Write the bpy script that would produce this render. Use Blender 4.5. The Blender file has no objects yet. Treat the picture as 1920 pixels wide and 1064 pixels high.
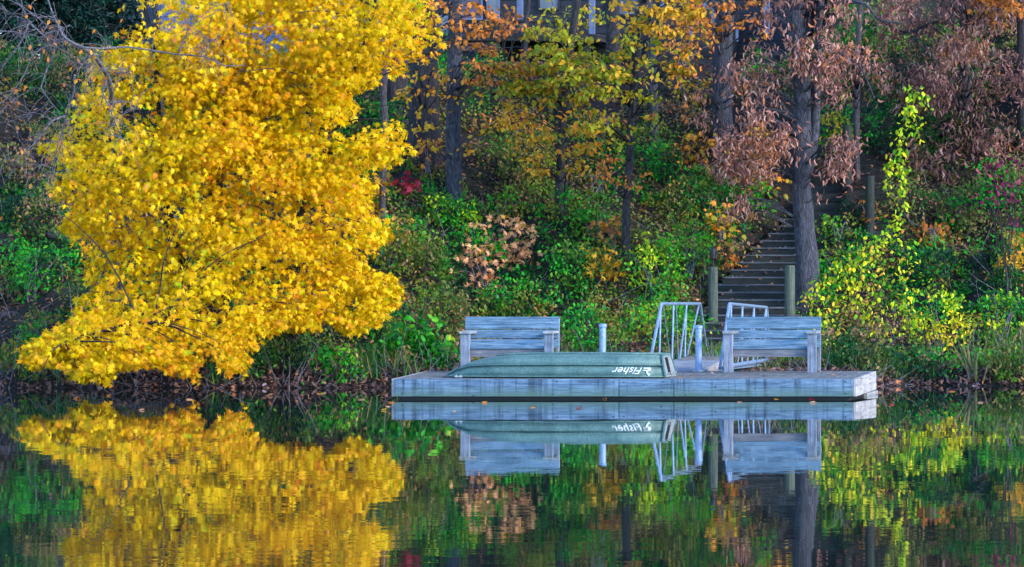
import bpy, math, random
import numpy as np
from mathutils import Vector, Matrix, noise as mnoise
RNG = np.random.default_rng(7)
random.seed(7)
S = bpy.context.scene
COL = S.collection
R = math.radians

# ------------------------------------------------------------------ camera, sky, sun, exposure
F = 11280.0            # focal length in pixels of the 1920 px photograph
CX, CZ = 13.617, 2.305
PPX, HY = 2880.0, 424.0
cam_d = bpy.data.cameras.new('camera')
cam = bpy.data.objects.new('camera', cam_d); COL.objects.link(cam)
cam.location = (CX, 0, CZ); cam.rotation_euler = (R(90), 0, 0)
cam_d.sensor_width = 36; cam_d.lens = 36 * F / 1920
cam_d.shift_x = (960 - PPX) / 1920; cam_d.shift_y = (HY - 532) / 1920
cam_d.clip_start = 1; cam_d.clip_end = 2000
S.camera = cam
SUN_EL, SUN_ROT = 20, 112
w = bpy.data.worlds.new('World'); S.world = w; w.use_nodes = True
nt = w.node_tree; bg = nt.nodes['Background']
sky = nt.nodes.new('ShaderNodeTexSky'); sky.sky_type = 'NISHITA'; sky.sun_disc = False
sky.sun_elevation = R(SUN_EL); sky.sun_rotation = R(SUN_ROT); sky.ozone_density = 1.6
sky.air_density = 1.0; sky.dust_density = 0.0; sky.altitude = 5000
nt.links.new(sky.outputs[0], bg.inputs[0]); bg.inputs[1].default_value = 0.15
sd = bpy.data.lights.new('sun', 'SUN'); sd.energy = 0.95; sd.angle = R(12); sd.color = (1.0, 0.86, 0.76)
sun = bpy.data.objects.new('sun', sd); COL.objects.link(sun)
sv = Vector((math.sin(R(SUN_ROT)) * math.cos(R(SUN_EL)), math.cos(R(SUN_ROT)) * math.cos(R(SUN_EL)), math.sin(R(SUN_EL))))
sun.rotation_euler = sv.to_track_quat('Z', 'Y').to_euler(); sun.location = (20, 20, 40)
S.view_settings.view_transform = 'Standard'; S.view_settings.look = 'None'
S.view_settings.gamma = 1; S.view_settings.exposure = 2.45
S.cycles.max_bounces = 6; S.cycles.diffuse_bounces = 1; S.cycles.glossy_bounces = 3
S.cycles.transmission_bounces = 3; S.cycles.caustics_reflective = False; S.cycles.caustics_refractive = False

# ------------------------------------------------------------------ helpers
def P(px, py, Y):
    return Vector((CX + (px - PPX) * Y / F, Y, CZ - (py - HY) * Y / F))
def sst(a, b, x):
    t = np.clip((x - a) / (b - a), 0, 1); return t * t * (3 - 2 * t)
def shore(X):
    return 85.6 + 1.2 * sst(3.0, 5.0, X) + .14 * np.sin(X * 1.7) + .09 * np.sin(X * 4.1 + 1) + .04 * np.sin(X * 11.3)
# lower stair flight: step i stands at Y0 + RUN*i, centre x drifts to the right
ST_Y, ST_RUN, ST_Z, ST_RISE, ST_N = 90.0, .27, .38, .112, 18
def stair_l(i):
    return 1.0 + .08 * np.clip(i - 7.5, 0, 20)
ST_R = 2.46
def ground(X, Y):
    X = np.asarray(X, float); Y = np.asarray(Y, float)
    d = Y - shore(X)
    st = 4.4 - 1.6 * sst(-1.0, -4.0, X) - 1.2 * sst(3.4, 5.5, X)
    z = .20 * sst(-.02, .4, d) + .05 * np.clip(d - .3, 0, 4)
    t = (d - st) / .6
    z = z + .5 * .6 * np.log1p(np.exp(np.clip(t, -20, 30))) * np.where(t > 30, 1, 1)
    z = np.where(t > 30, .22 + .2 + .5 * (d - st), z)
    nz = .07 * np.sin(X * 1.3 + Y * .7) + .05 * np.sin(X * 2.9 - Y * 1.9 + 2) + .03 * np.sin(X * 6.1 + Y * 4.3)
    z = z + nz * sst(1, 4, d)
    cap = 5.0 + 6.0 * sst(1.3, 3.2, X)
    z = np.where(z > cap - .4, cap - .4 * np.exp(-(z - cap + .4) / .4), z)
    z = np.where(d < 0, np.maximum(.35 * d, -2.5), z)
    i = (Y - ST_Y) / ST_RUN
    line = ST_Z + ST_RISE * np.clip(i, -1, ST_N) - .10
    wgt = sst(-.35, 0, X - stair_l(i)) * sst(.35, 0, X - ST_R) * sst(88.8, 90, Y) * sst(95.6, 94.8, Y)
    z = z * (1 - wgt) + line * wgt
    return z
def G(px, py):
    Ys = np.linspace(85, 125, 2500)
    X = CX + (px - PPX) * Ys / F
    z = ground(X, Ys); y = HY - (z - CZ) * F / Ys
    ok = (y <= py) & (Ys > shore(X))
    k = np.argmax(ok) if ok.any() else np.argmin(np.where(Ys < 102, y, 1e9))
    Y = Ys[k]
    return Vector((X[k], Y, z[k]))

def tag(o, label=None, cat=None, group=None, kind=None):
    if label: o['label'] = label
    if cat: o['category'] = cat
    if group: o['group'] = group
    if kind: o['kind'] = kind
    return o
def thing(name, loc, label, cat, group=None):
    o = bpy.data.objects.new(name, None); COL.objects.link(o); o.location = loc
    o.empty_display_size = .1
    return tag(o, label, cat, group)
class MB:
    def __init__(s): s.v = []; s.f = []; s.m = []
    def add(s, vs, fs):
        n = len(s.v); s.v += [tuple(v) for v in vs]; s.f += [tuple(i + n for i in f) for f in fs]
    def hexa(s, c8):
        s.add(c8, [(0, 3, 2, 1), (4, 5, 6, 7), (0, 1, 5, 4), (1, 2, 6, 5), (2, 3, 7, 6), (3, 0, 4, 7)])
    def box(s, x0, x1, y0, y1, z0, z1):
        s.hexa([(x0, y0, z0), (x1, y0, z0), (x1, y1, z0), (x0, y1, z0), (x0, y0, z1), (x1, y0, z1), (x1, y1, z1), (x0, y1, z1)])
    def bar(s, p, q, wx, wy, up=(0, 0, 1)):
        p = Vector(p); q = Vector(q); d = (q - p).normalized(); u = Vector(up)
        if abs(d.dot(u)) > .98: u = Vector((0, 1, 0))
        a = d.cross(u).normalized(); b = a.cross(d).normalized()
        a *= wx / 2; b *= wy / 2
        s.hexa([p - a - b, p + a - b, p + a + b, p - a + b, q - a - b, q + a - b, q + a + b, q - a + b])
    def tube(s, pts, rad, n=10, wob=0, caps=True):
        pts = [Vector(p) for p in pts]; k = len(pts)
        if not hasattr(rad, '__len__'): rad = [rad] * k
        vs = []; a = None
        for i, p in enumerate(pts):
            d = (pts[min(i + 1, k - 1)] - pts[max(i - 1, 0)]).normalized()
            if a is None:
                a = d.orthogonal().normalized()
            else:
                a = (a - d * a.dot(d)).normalized()
            b = d.cross(a)
            for j in range(n):
                t = 2 * math.pi * j / n
                r = rad[i] * (1 + (wob * (mnoise.noise(p * 2.3 + Vector((math.cos(t), math.sin(t), 0)) * 1.3)) if wob else 0))
                vs.append(p + (a * math.cos(t) + b * math.sin(t)) * r)
        fs = [(i * n + j, i * n + (j + 1) % n, (i + 1) * n + (j + 1) % n, (i + 1) * n + j) for i in range(k - 1) for j in range(n)]
        if caps: fs += [tuple(range(n - 1, -1, -1)), tuple((k - 1) * n + j for j in range(n))]
        s.add(vs, fs)
    def build(s, name, mat, parent=None, loc=None, smooth=False, bevel=0, kind=None):
        o0 = Vector(parent.location) if (parent is not None and parent.parent is None) else Vector(loc or (0, 0, 0))
        if parent is not None and parent.parent is not None:
            o0 = Vector(parent.parent.location)
        me = bpy.data.meshes.new(name)
        me.from_pydata([(v[0] - o0[0], v[1] - o0[1], v[2] - o0[2]) for v in s.v], [], s.f)
        me.materials.append(mat)
        if smooth: me.polygons.foreach_set('use_smooth', [True] * len(me.polygons))
        o = bpy.data.objects.new(name, me); COL.objects.link(o)
        if parent is not None: o.parent = parent
        else: o.location = o0
        if bevel:
            b = o.modifiers.new('bevel', 'BEVEL'); b.width = bevel; b.segments = 2; b.limit_method = 'ANGLE'
        if kind: o['kind'] = kind
        return o
def jitter(pts, n, amp):
    """subdivide a polyline of Vectors and add a slow wobble"""
    out = []
    pts = [Vector(p) for p in pts]
    segs = len(pts) - 1
    for i in range(n + 1):
        t = i / n * segs; k = min(int(t), segs - 1); u = t - k
        p0 = pts[max(k - 1, 0)]; p1 = pts[k]; p2 = pts[k + 1]; p3 = pts[min(k + 2, segs)]
        q = .5 * ((2 * p1) + (p2 - p0) * u + (2 * p0 - 5 * p1 + 4 * p2 - p3) * u * u + (3 * p1 - p0 - 3 * p2 + p3) * u ** 3)
        if amp and 0 < i < n: q = q + mnoise.noise_vector(q * 1.7) * amp
        out.append(q)
    return out

# ------------------------------------------------------------------ materials
def lin(c):
    return tuple(((x / 255) / 12.92 if x / 255 <= .04045 else ((x / 255 + .055) / 1.055) ** 2.4) for x in c)
def mat(name):
    m = bpy.data.materials.new(name); m.use_nodes = True; n = m.node_tree.nodes; l = m.node_tree.links
    return m, n, l, n['Principled BSDF']
def ramp(n, cols, mode='LINEAR'):
    r = n.new('ShaderNodeValToRGB'); r.color_ramp.interpolation = mode
    e = r.color_ramp.elements
    while len(e) < len(cols): e.new(0.5)
    for i, (p, c) in enumerate(cols):
        e[i].position = p; e[i].color = (*c, 1)
    return r
def coords(n, l, scale=(1, 1, 1), kind='Object'):
    t = n.new('ShaderNodeTexCoord'); mp = n.new('ShaderNodeMapping'); mp.inputs['Scale'].default_value = scale
    l.new(t.outputs[kind], mp.inputs[0]); return mp
def noise_tex(n, l, mp, scale, detail=4, rough=.6, dist=0):
    t = n.new('ShaderNodeTexNoise'); t.inputs['Scale'].default_value = scale; t.inputs['Detail'].default_value = detail
    t.inputs['Roughness'].default_value = rough; t.inputs['Distortion'].default_value = dist
    l.new(mp.outputs[0], t.inputs['Vector']); return t
def mixc(n, l, fac, a, b, mode='MIX'):
    m = n.new('ShaderNodeMix'); m.data_type = 'RGBA'; m.blend_type = mode
    for sock, val in ((m.inputs[0], fac), (m.inputs[6], a), (m.inputs[7], b)):
        if hasattr(val, 'default_value') or hasattr(val, 'is_linked'): l.new(val, sock)
        else: sock.default_value = val if not isinstance(val, tuple) else (*val[:3], 1)
    return m.outputs[2]
def bump(n, l, bsdf, h, strength=.5, dist=.01):
    b = n.new('ShaderNodeBump'); b.inputs['Strength'].default_value = strength; b.inputs['Distance'].default_value = dist
    l.new(h, b.inputs['Height']); l.new(b.outputs[0], bsdf.inputs['Normal']); return b

def wood_mat(name, axis, c_lo, c_hi, c_dark, algae=None, zalg=None, streaks=0.0, grain=1.0):
    m, n, l, b = mat(name)
    sc = {'x': (.9, 9, 14), 'y': (9, .9, 14), 'z': (12, 12, .9)}[axis]
    mp = coords(n, l, sc); oi = n.new('ShaderNodeObjectInfo')
    off = n.new('ShaderNodeVectorMath'); off.operation = 'SCALE'; off.inputs[0].default_value = (37, 53, 71); l.new(oi.outputs['Random'], off.inputs['Scale'])
    l.new(off.outputs[0], mp.inputs['Location'])
    g = noise_tex(n, l, mp, 3.0 * grain, 6, .7, .6)
    rp = ramp(n, [(.28, c_dark), (.42, c_lo), (.62, c_hi), (.85, tuple(min(1, x * 1.25) for x in c_hi))])
    l.new(g.outputs[0], rp.inputs[0]); col = rp.outputs[0]
    mp2 = coords(n, l, (1.1, 1.1, 2.5)); g2 = noise_tex(n, l, mp2, 2.2, 5, .65)
    r2 = ramp(n, [(.35, (.62, .64, .66)), (.6, (1.05, 1.03, 1.0))]); l.new(g2.outputs[0], r2.inputs[0])
    col = mixc(n, l, 1.0, col, r2.outputs[0], 'MULTIPLY')
    # knots and nail heads
    vo = n.new('ShaderNodeTexVoronoi'); vo.inputs['Scale'].default_value = 4.5
    mp3 = coords(n, l, (1, 1, 1.6)); l.new(mp3.outputs[0], vo.inputs['Vector'])
    r3 = ramp(n, [(.045, (.12, .13, .14)), (.075, (1, 1, 1))]); l.new(vo.outputs['Distance'], r3.inputs[0])
    col = mixc(n, l, .75, col, r3.outputs[0], 'MULTIPLY')
    rb = ramp(n, [(0, (.74, .78, .80)), (1, (1.12, 1.08, 1.06))]); l.new(oi.outputs['Random'], rb.inputs[0])
    col = mixc(n, l, 1.0, col, rb.outputs[0], 'MULTIPLY')
    mpg = coords(n, l, tuple(x * (.35 if x < 2 else 1.6) for x in sc)); gg = noise_tex(n, l, mpg, 2.4, 3, .8, .3)
    rg = ramp(n, [(.36, (.35, .38, .40)), (.44, (1, 1, 1))]); l.new(gg.outputs[0], rg.inputs[0])
    col = mixc(n, l, .7, col, rg.outputs[0], 'MULTIPLY')
    if streaks:
        mp4 = coords(n, l, (7, 7, .35)); g4 = noise_tex(n, l, mp4, 1.6, 5, .7)
        r4 = ramp(n, [(.50, (1, 1, 1)), (.64, (.24, .28, .31))]); l.new(g4.outputs[0], r4.inputs[0])
        col = mixc(n, l, streaks, col, r4.outputs[0], 'MULTIPLY')
    if algae:
        tc = n.new('ShaderNodeTexCoord'); sx = n.new('ShaderNodeSeparateXYZ'); l.new(tc.outputs['Object'], sx.inputs[0])
        mr = n.new('ShaderNodeMapRange'); mr.inputs[1].default_value = zalg[1]; mr.inputs[2].default_value = zalg[0]
        l.new(sx.outputs[2], mr.inputs[0])
        mp5 = coords(n, l, (1.3, 1.3, 4)); g5 = noise_tex(n, l, mp5, 1.8, 4)
        ma = n.new('ShaderNodeMath'); ma.operation = 'MULTIPLY'; l.new(mr.outputs[0], ma.inputs[0]); l.new(g5.outputs[0], ma.inputs[1])
        mb_ = n.new('ShaderNodeMath'); mb_.operation = 'MULTIPLY'; mb_.inputs[1].default_value = 2.0; mb_.use_clamp = True
        l.new(ma.outputs[0], mb_.inputs[0])
        col = mixc(n, l, mb_.outputs[0], col, algae)
    l.new(col, b.inputs['Base Color']); b.inputs['Roughness'].default_value = .85
    bump(n, l, b, g.outputs[0], .8, .008)
    return m
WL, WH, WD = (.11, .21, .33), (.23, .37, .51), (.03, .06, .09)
M = {}
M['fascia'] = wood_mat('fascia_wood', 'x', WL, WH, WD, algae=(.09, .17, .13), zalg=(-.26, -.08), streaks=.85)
M['end'] = wood_mat('lit_end_board_wood', 'y', (.42, .42, .42), (.58, .57, .55), (.2, .2, .2), streaks=.3)  # paler than the front boards: sunlight from the side put into the colour
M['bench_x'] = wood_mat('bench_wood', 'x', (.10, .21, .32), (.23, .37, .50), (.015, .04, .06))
M['bench_z'] = wood_mat('bench_post_wood', 'z', (.18, .23, .31), (.31, .36, .44), (.06, .08, .11))
M['bench_y'] = wood_mat('bench_arm_wood', 'y', (.30, .33, .35), (.46, .48, .48), (.12, .13, .14))
M['apron'] = wood_mat('bench_apron_wood', 'x', (.17, .18, .22), (.27, .28, .31), (.08, .09, .1))
M['deck'] = wood_mat('deck_wood', 'y', (.15, .16, .16), (.27, .28, .28), (.06, .065, .06), grain=1.2)
M['ramp'] = wood_mat('ramp_wood', 'x', (.30, .34, .42), (.36, .42, .50), (.15, .17, .2))
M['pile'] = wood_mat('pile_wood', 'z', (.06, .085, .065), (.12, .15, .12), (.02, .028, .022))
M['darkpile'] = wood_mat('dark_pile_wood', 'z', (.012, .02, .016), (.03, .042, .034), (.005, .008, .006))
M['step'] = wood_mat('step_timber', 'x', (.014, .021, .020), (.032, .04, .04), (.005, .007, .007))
M['darkwood'] = wood_mat('dark_wood', 'x', (.02, .022, .024), (.05, .05, .052), (.008, .008, .008))
M['brownwood'] = wood_mat('brown_wood', 'x', (.10, .07, .06), (.16, .11, .09), (.04, .03, .03))

def plain(name, c, rough=.6, metal=0, nscale=12, var=.25, bmp=.15):
    m, n, l, b = mat(name)
    mp = coords(n, l); g = noise_tex(n, l, mp, nscale, 5, .65)
    r = ramp(n, [(.3, tuple(x * (1 - var) for x in c)), (.7, tuple(min(1, x * (1 + var)) for x in c))]); l.new(g.outputs[0], r.inputs[0])
    l.new(r.outputs[0], b.inputs['Base Color']); b.inputs['Roughness'].default_value = rough; b.inputs['Metallic'].default_value = metal
    bump(n, l, b, g.outputs[0], bmp, .004)
    return m
M['pipe'] = plain('galvanised_pipe', (.22, .34, .52), .5, .25, 25, .3)
M['rail'] = plain('aluminium_rail', (.22, .32, .46), .45, .3, 20, .35)
M['float'] = plain('float_and_shade_black', (.008, .009, .01), .6)
M['black'] = plain('black_plastic', (.01, .012, .02), .4)
M['white'] = plain('white_paint', (.11, .15, .27), .5)
M['letter'] = plain('white_letters', (.85, .87, .88), .5, 0, 30, .08, 0)
M['transom'] = plain('transom_gray', (.24, .28, .27), .6, 0, 14, .3)
M['pad'] = plain('motor_pad', (.17, .15, .13), .8)
M['clamp'] = plain('metal_fitting', (.4, .42, .45), .4, .6)
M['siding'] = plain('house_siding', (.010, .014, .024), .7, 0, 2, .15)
M['pale'] = plain('sky_screen_siding', (.22, .24, .42), .7, 0, 2, .1)
M['roofing'] = plain('roof_shingle', (.05, .045, .045), .9)
M['glass'] = plain('window_glass', (.06, .09, .15), .15, 0, 3, .5, .02)
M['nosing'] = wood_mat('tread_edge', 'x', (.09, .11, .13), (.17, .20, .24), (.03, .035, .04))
M['panel'] = plain('pink_panel', (.10, .075, .11), .6)

def hull_mat():
    m, n, l, b = mat('boat_green')
    mp = coords(n, l); g = noise_tex(n, l, mp, 60, 3, .8); g2 = noise_tex(n, l, mp, 3, 5, .6)
    r = ramp(n, [(.35, (.055, .135, .13)), (.52, (.095, .20, .195)), (.64, (.15, .27, .26)), (.76, (.38, .50, .48))]); l.new(g.outputs[0], r.inputs[0])
    r2 = ramp(n, [(.35, (.7, .75, .75)), (.65, (1.2, 1.15, 1.1))]); l.new(g2.outputs[0], r2.inputs[0])
    c = mixc(n, l, 1.0, r.outputs[0], r2.outputs[0], 'MULTIPLY')
    mp4 = coords(n, l, (9, 9, 1)); g4 = noise_tex(n, l, mp4, 1.3, 4, .7)
    r4 = ramp(n, [(.50, (1, 1, 1)), (.66, (.68, .72, .70))]); l.new(g4.outputs[0], r4.inputs[0])
    c = mixc(n, l, .8, c, r4.outputs[0], 'MULTIPLY')
    l.new(c, b.inputs['Base Color']); b.inputs['Roughness'].default_value = .62
    bump(n, l, b, g2.outputs[0], .2, .01)
    return m
M['hull'] = hull_mat()

def bark_mat(name, lo, hi, sc=1.0, moss=None):
    m, n, l, b = mat(name)
    mp = coords(n, l, (9 * sc, 9 * sc, 2.0 * sc)); g = noise_tex(n, l, mp, 2.2, 6, .75, 1.8)
    lo = tuple(x * .62 for x in lo); hi = tuple(x * .78 for x in hi); r = ramp(n, [(.34, tuple(x * .2 for x in lo)), (.5, lo), (.68, hi)]); l.new(g.outputs[0], r.inputs[0])
    c = r.outputs[0]
    if moss:
        mp2 = coords(n, l); g2 = noise_tex(n, l, mp2, 2.2, 4)
        r2 = ramp(n, [(.5, (0, 0, 0)), (.65, (.8, .8, .8))]); l.new(g2.outputs[0], r2.inputs[0])
        c = mixc(n, l, r2.outputs[0], c, moss)
    l.new(c, b.inputs['Base Color']); b.inputs['Roughness'].default_value = .9
    bump(n, l, b, g.outputs[0], 1.0, .05)
    return m
M['bark'] = bark_mat('dark_bark', (.045, .043, .050), (.115, .11, .13))
M['bark_blue'] = bark_mat('grey_bark', (.075, .082, .11), (.20, .21, .27))
M['bark_smooth'] = bark_mat('smooth_bark', (.12, .10, .12), (.20, .17, .19), 1.5)
M['twig'] = bark_mat('pale_twig', (.30, .28, .33), (.60, .56, .64), 2)
M['darktwig'] = bark_mat('dark_twig', (.05, .045, .045), (.11, .10, .10), 2)

PAL = {
 'yellow': [((214, 140, 60), .25), ((236, 142, 20), 1.0), ((240, 162, 6), 2.6), ((250, 181, 2), 4.0), ((255, 198, 2), 3.2), ((244, 194, 6), 2.0), ((206, 194, 10), 1.3), ((170, 186, 14), .6)],
 'golden': [((205, 150, 30), 3), ((180, 140, 30), 3), ((210, 130, 30), 2), ((140, 130, 30), 2)],
 'yellowgreen': [((160, 150, 26), 3), ((136, 140, 24), 3), ((180, 140, 30), 2.2), ((110, 130, 24), 1.6), ((195, 130, 40), 1)],
 'lime': [((150, 190, 20), 3), ((180, 195, 30), 3), ((110, 175, 30), 2), ((205, 190, 30), 2)],
 'bitter': [((60, 128, 28), 1.6), ((112, 164, 22), 2.6), ((170, 184, 24), 3), ((206, 196, 26), 3.2), ((218, 170, 50), 1.4)],
 'green': [((16, 84, 34), 3), ((18, 112, 26), 3), ((34, 134, 22), 3), ((80, 146, 22), 1.4), ((12, 96, 46), 2)],
 'brightgreen': [((18, 100, 30), 2.6), ((40, 138, 24), 3.2), ((84, 158, 24), 2.6), ((140, 164, 34), 1.6), ((150, 130, 50), .6)],
 'deepgreen': [((6, 52, 34), 3), ((8, 66, 30), 3), ((10, 86, 28), 2), ((30, 94, 28), 1.2)],
 'olive': [((38, 96, 26), 3), ((66, 108, 26), 3), ((96, 112, 30), 3), ((124, 112, 40), 2), ((140, 106, 50), 1)],
 'mauve': [((66, 92, 36), 3), ((94, 98, 44), 2.6), ((124, 104, 62), 2.4), ((140, 104, 76), 2), ((112, 78, 66), 1)],
 'peach': [((190, 130, 84), 2), ((212, 152, 104), 3), ((226, 166, 116), 3), ((220, 160, 70), 1.6)],
 'orange': [((205, 126, 44), 3), ((186, 108, 44), 3), ((214, 146, 52), 2), ((160, 96, 50), 1.6)],
 'oakbrown': [((110, 78, 74), 2.6), ((146, 100, 90), 3), ((174, 122, 106), 3), ((206, 158, 140), 1.8), ((180, 114, 74), 1.8)],
 'red': [((190, 50, 60), 3), ((160, 40, 64), 2), ((205, 80, 60), 2)],
 'plum': [((150, 30, 84), 3), ((110, 30, 66), 2), ((176, 70, 92), 2)],
 'needle': [((8, 52, 44), 3), ((12, 66, 50), 2), ((6, 38, 36), 3)],
 'litter': [((44, 36, 36), 3), ((66, 50, 48), 3.4), ((90, 66, 60), 3), ((124, 82, 64), 2.4), ((158, 104, 74), 1.3), ((186, 122, 74), .6)],
 'shore': [((60, 48, 50), 3), ((96, 74, 72), 3), ((130, 98, 92), 2.6), ((160, 122, 112), 1.6), ((190, 128, 90), .8), ((150, 140, 165), .5)],
 'grass': [((40, 100, 40), 3), ((70, 120, 44), 2), ((26, 76, 40), 3), ((130, 120, 70), 1), ((100, 96, 60), 1)],
 'tallgrass': [((130, 110, 80), 3), ((90, 110, 50), 2), ((60, 90, 40), 2), ((150, 126, 96), 2)],
}
LEAFM = {}
GAIN = {'yellow': 1.15, 'golden': 1.25, 'yellowgreen': 1.3, 'lime': 1.25, 'bitter': 1.35, 'green': 1.5, 'brightgreen': 1.25, 'deepgreen': 1.2, 'olive': 1.4, 'mauve': 1.35, 'peach': 1.05, 'orange': 1.1, 'oakbrown': 1.05, 'red': 1.1, 'plum': .8, 'needle': 1.0, 'litter': 1.7, 'grass': 1.3, 'tallgrass': 1.2}
def leaf_mat(p, transl=.35, gain=1.0):
    if transl == .35: transl = .22
    if p in LEAFM: return LEAFM[p]
    m, n, l, b = mat('leaf_' + p)
    gain = GAIN.get(p, 1) ; cols = PAL[p]; tot = sum(w_ for _, w_ in cols); acc = 0; stops = []
    for c, w_ in cols:
        stops.append((acc, tuple(min(.95, x * gain) for x in lin(c)))); acc += w_ / tot
    at = n.new('ShaderNodeAttribute'); at.attribute_name = 'rnd'
    rp = ramp(n, stops, 'CONSTANT'); l.new(at.outputs['Fac'], rp.inputs[0])
    mp = coords(n, l); g = noise_tex(n, l, mp, 26, 2)
    r2 = ramp(n, [(.3, (.78, .78, .78)), (.7, (1.12, 1.12, 1.12))]); l.new(g.outputs[0], r2.inputs[0])
    c = mixc(n, l, 1.0, rp.outputs[0], r2.outputs[0], 'MULTIPLY')
    l.new(c, b.inputs['Base Color']); b.inputs['Roughness'].default_value = .55
    b.inputs['Specular IOR Level'].default_value = .25
    tr = n.new('ShaderNodeBsdfTranslucent'); l.new(c, tr.inputs[0])
    mx = n.new('ShaderNodeMixShader'); mx.inputs[0].default_value = transl
    l.new(b.outputs[0], mx.inputs[1]); l.new(tr.outputs[0], mx.inputs[2])
    l.new(mx.outputs[0], n['Material Output'].inputs[0])
    LEAFM[p] = m; return m

# ------------------------------------------------------------------ leaves
def fan(outline, centre):
    k = len(outline); v = [centre] + outline
    return np.array(v, float), [(0, 1 + i, 1 + (i + 1) % k) for i in range(k)]
_half = [(.24, -.16, -.04), (.20, .10, .03), (.58, .08, -.12), (.28, .28, .02), (.60, .62, -.16), (.17, .46, .03), (.22, .68, -.02), (.10, .72, 0)]
MAPLE = fan([(0, 0, 0)] + _half + [(0, 1, -.14)] + [(-x, y, z) for x, y, z in _half[::-1]], (0, .3, .05))
OVAL = fan([(0, 0, 0), (.24, .22, -.04), (.30, .5, -.05), (.17, .8, -.06), (0, 1, -.12), (-.17, .8, -.06), (-.30, .5, -.05), (-.24, .22, -.04)], (0, .5, .04))
SMALL = (np.array([(0, 0, 0), (.3, .45, -.05), (0, 1, -.1), (-.3, .45, -.05)], float), [(0, 1, 2), (0, 2, 3)])
LONG = (np.array([(0, 0, 0), (.13, .3, .10), (.09, .7, .04), (.06, 1, -.2), (-.10, .72, .10), (-.15, .3, .14), (0, .5, -.04)], float), [(6, 0, 1), (6, 1, 2), (6, 2, 3), (6, 3, 4), (6, 4, 5), (6, 5, 0)])
BLADE = (np.array([(-.03, 0, 0), (.03, 0, 0), (.02, .55, .05), (-.02, .55, .05), (0, 1, .22)], float), [(0, 1, 2), (0, 2, 3), (3, 2, 4)])
NEEDLE = (np.array([(-.06, 0, 0), (.06, 0, 0), (0, 1, 0)], float), [(0, 1, 2)])
KIND = {'maple': MAPLE, 'oval': OVAL, 'small': SMALL, 'long': LONG, 'blade': BLADE, 'needle': NEEDLE}
def unit(a):
    return a / np.maximum(np.linalg.norm(a, axis=1, keepdims=True), 1e-9)
def leaves(name, kind, pts, size, pal, parent=None, loc=None, up=(0, -.35, .6), spread=.75, tip=(0, -.25, -.8), tspread=.6, rnd=None, stuff=False, transl=.35, gain=1.0):
    tv, tf = KIND[kind]; n = len(pts)
    pts = np.asarray(pts, float)
    N = unit(np.array(up) + RNG.normal(0, spread, (n, 3)))
    T = np.asarray(tip, float) + RNG.normal(0, tspread, (n, 3))
    T = unit(T - N * (T * N).sum(1, keepdims=True)); Sd = np.cross(T, N)
    s = (size * RNG.uniform(.65, 1.25, n))[:, None, None] if not hasattr(size, '__len__') else np.asarray(size)[:, None, None]
    wid = RNG.uniform(.75, 1.1, n)[:, None, None]
    V = pts[:, None, :] + s * (tv[None, :, 0:1] * wid * Sd[:, None, :] + tv[None, :, 1:2] * T[:, None, :] + tv[None, :, 2:3] * RNG.uniform(.3, 1.8, n)[:, None, None] * N[:, None, :])
    k = len(tv); fa = np.array(tf); nf = len(fa)
    V = V.reshape(-1, 3)
    o0 = np.array(parent.location if parent is not None else (loc if loc is not None else (0, 0, 0)), float)
    V = V - o0
    Fi = (fa[None] + (np.arange(n) * k)[:, None, None]).reshape(-1)
    me = bpy.data.meshes.new(name)
    me.vertices.add(len(V)); me.vertices.foreach_set('co', V.reshape(-1))
    me.loops.add(len(Fi)); me.loops.foreach_set('vertex_index', Fi)
    me.polygons.add(n * nf); me.polygons.foreach_set('loop_start', np.arange(n * nf) * 3)
    me.polygons.foreach_set('loop_total', np.full(n * nf, 3))
    me.update(calc_edges=True)
    at = me.attributes.new('rnd', 'FLOAT', 'FACE')
    if rnd is None: rnd = RNG.uniform(0, 1, n)
    at.data.foreach_set('value', np.repeat(np.clip(rnd, 0, .999), nf).astype('f'))
    me.materials.append(leaf_mat(pal, transl, gain))
    o = bpy.data.objects.new(name, me); COL.objects.link(o)
    if parent is not None: o.parent = parent
    else: o.location = o0
    if stuff: o['kind'] = 'stuff'
    return o
def vnoise(p, sc, seed=0.0):
    a = p * sc
    return (np.sin(a[:, 0] * 1.7 + seed + 1.3 * np.sin(a[:, 2] * 1.1 + seed)) + np.sin(a[:, 2] * 2.1 + 2 * seed + 1.1 * np.sin(a[:, 1] * 1.7)) + np.sin(a[:, 1] * 1.5 + a[:, 0] * .9 + 3 * seed)) / 3
def clumped(cen, per, r, flat=.55):
    """leaf positions around sprig centres; sprigs are flattish and lean down outward"""
    n = len(cen) * per
    q = RNG.normal(0, 1, (n, 3)) * np.array([1, 1, flat]) * (r * .55)
    c = np.repeat(cen, per, 0)
    q[:, 2] -= .35 * np.hypot(q[:, 0], q[:, 1])
    return c + q
def sprig_rnd(nc, per, jit=.35, cen=None):
    b = RNG.uniform(0, 1, nc) if cen is None else .5 + .42 * vnoise(cen, 2.2, 1.9) + RNG.normal(0, .12, nc)
    return np.clip(np.repeat(b, per) + RNG.normal(0, jit, nc * per), 0, .999)

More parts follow.
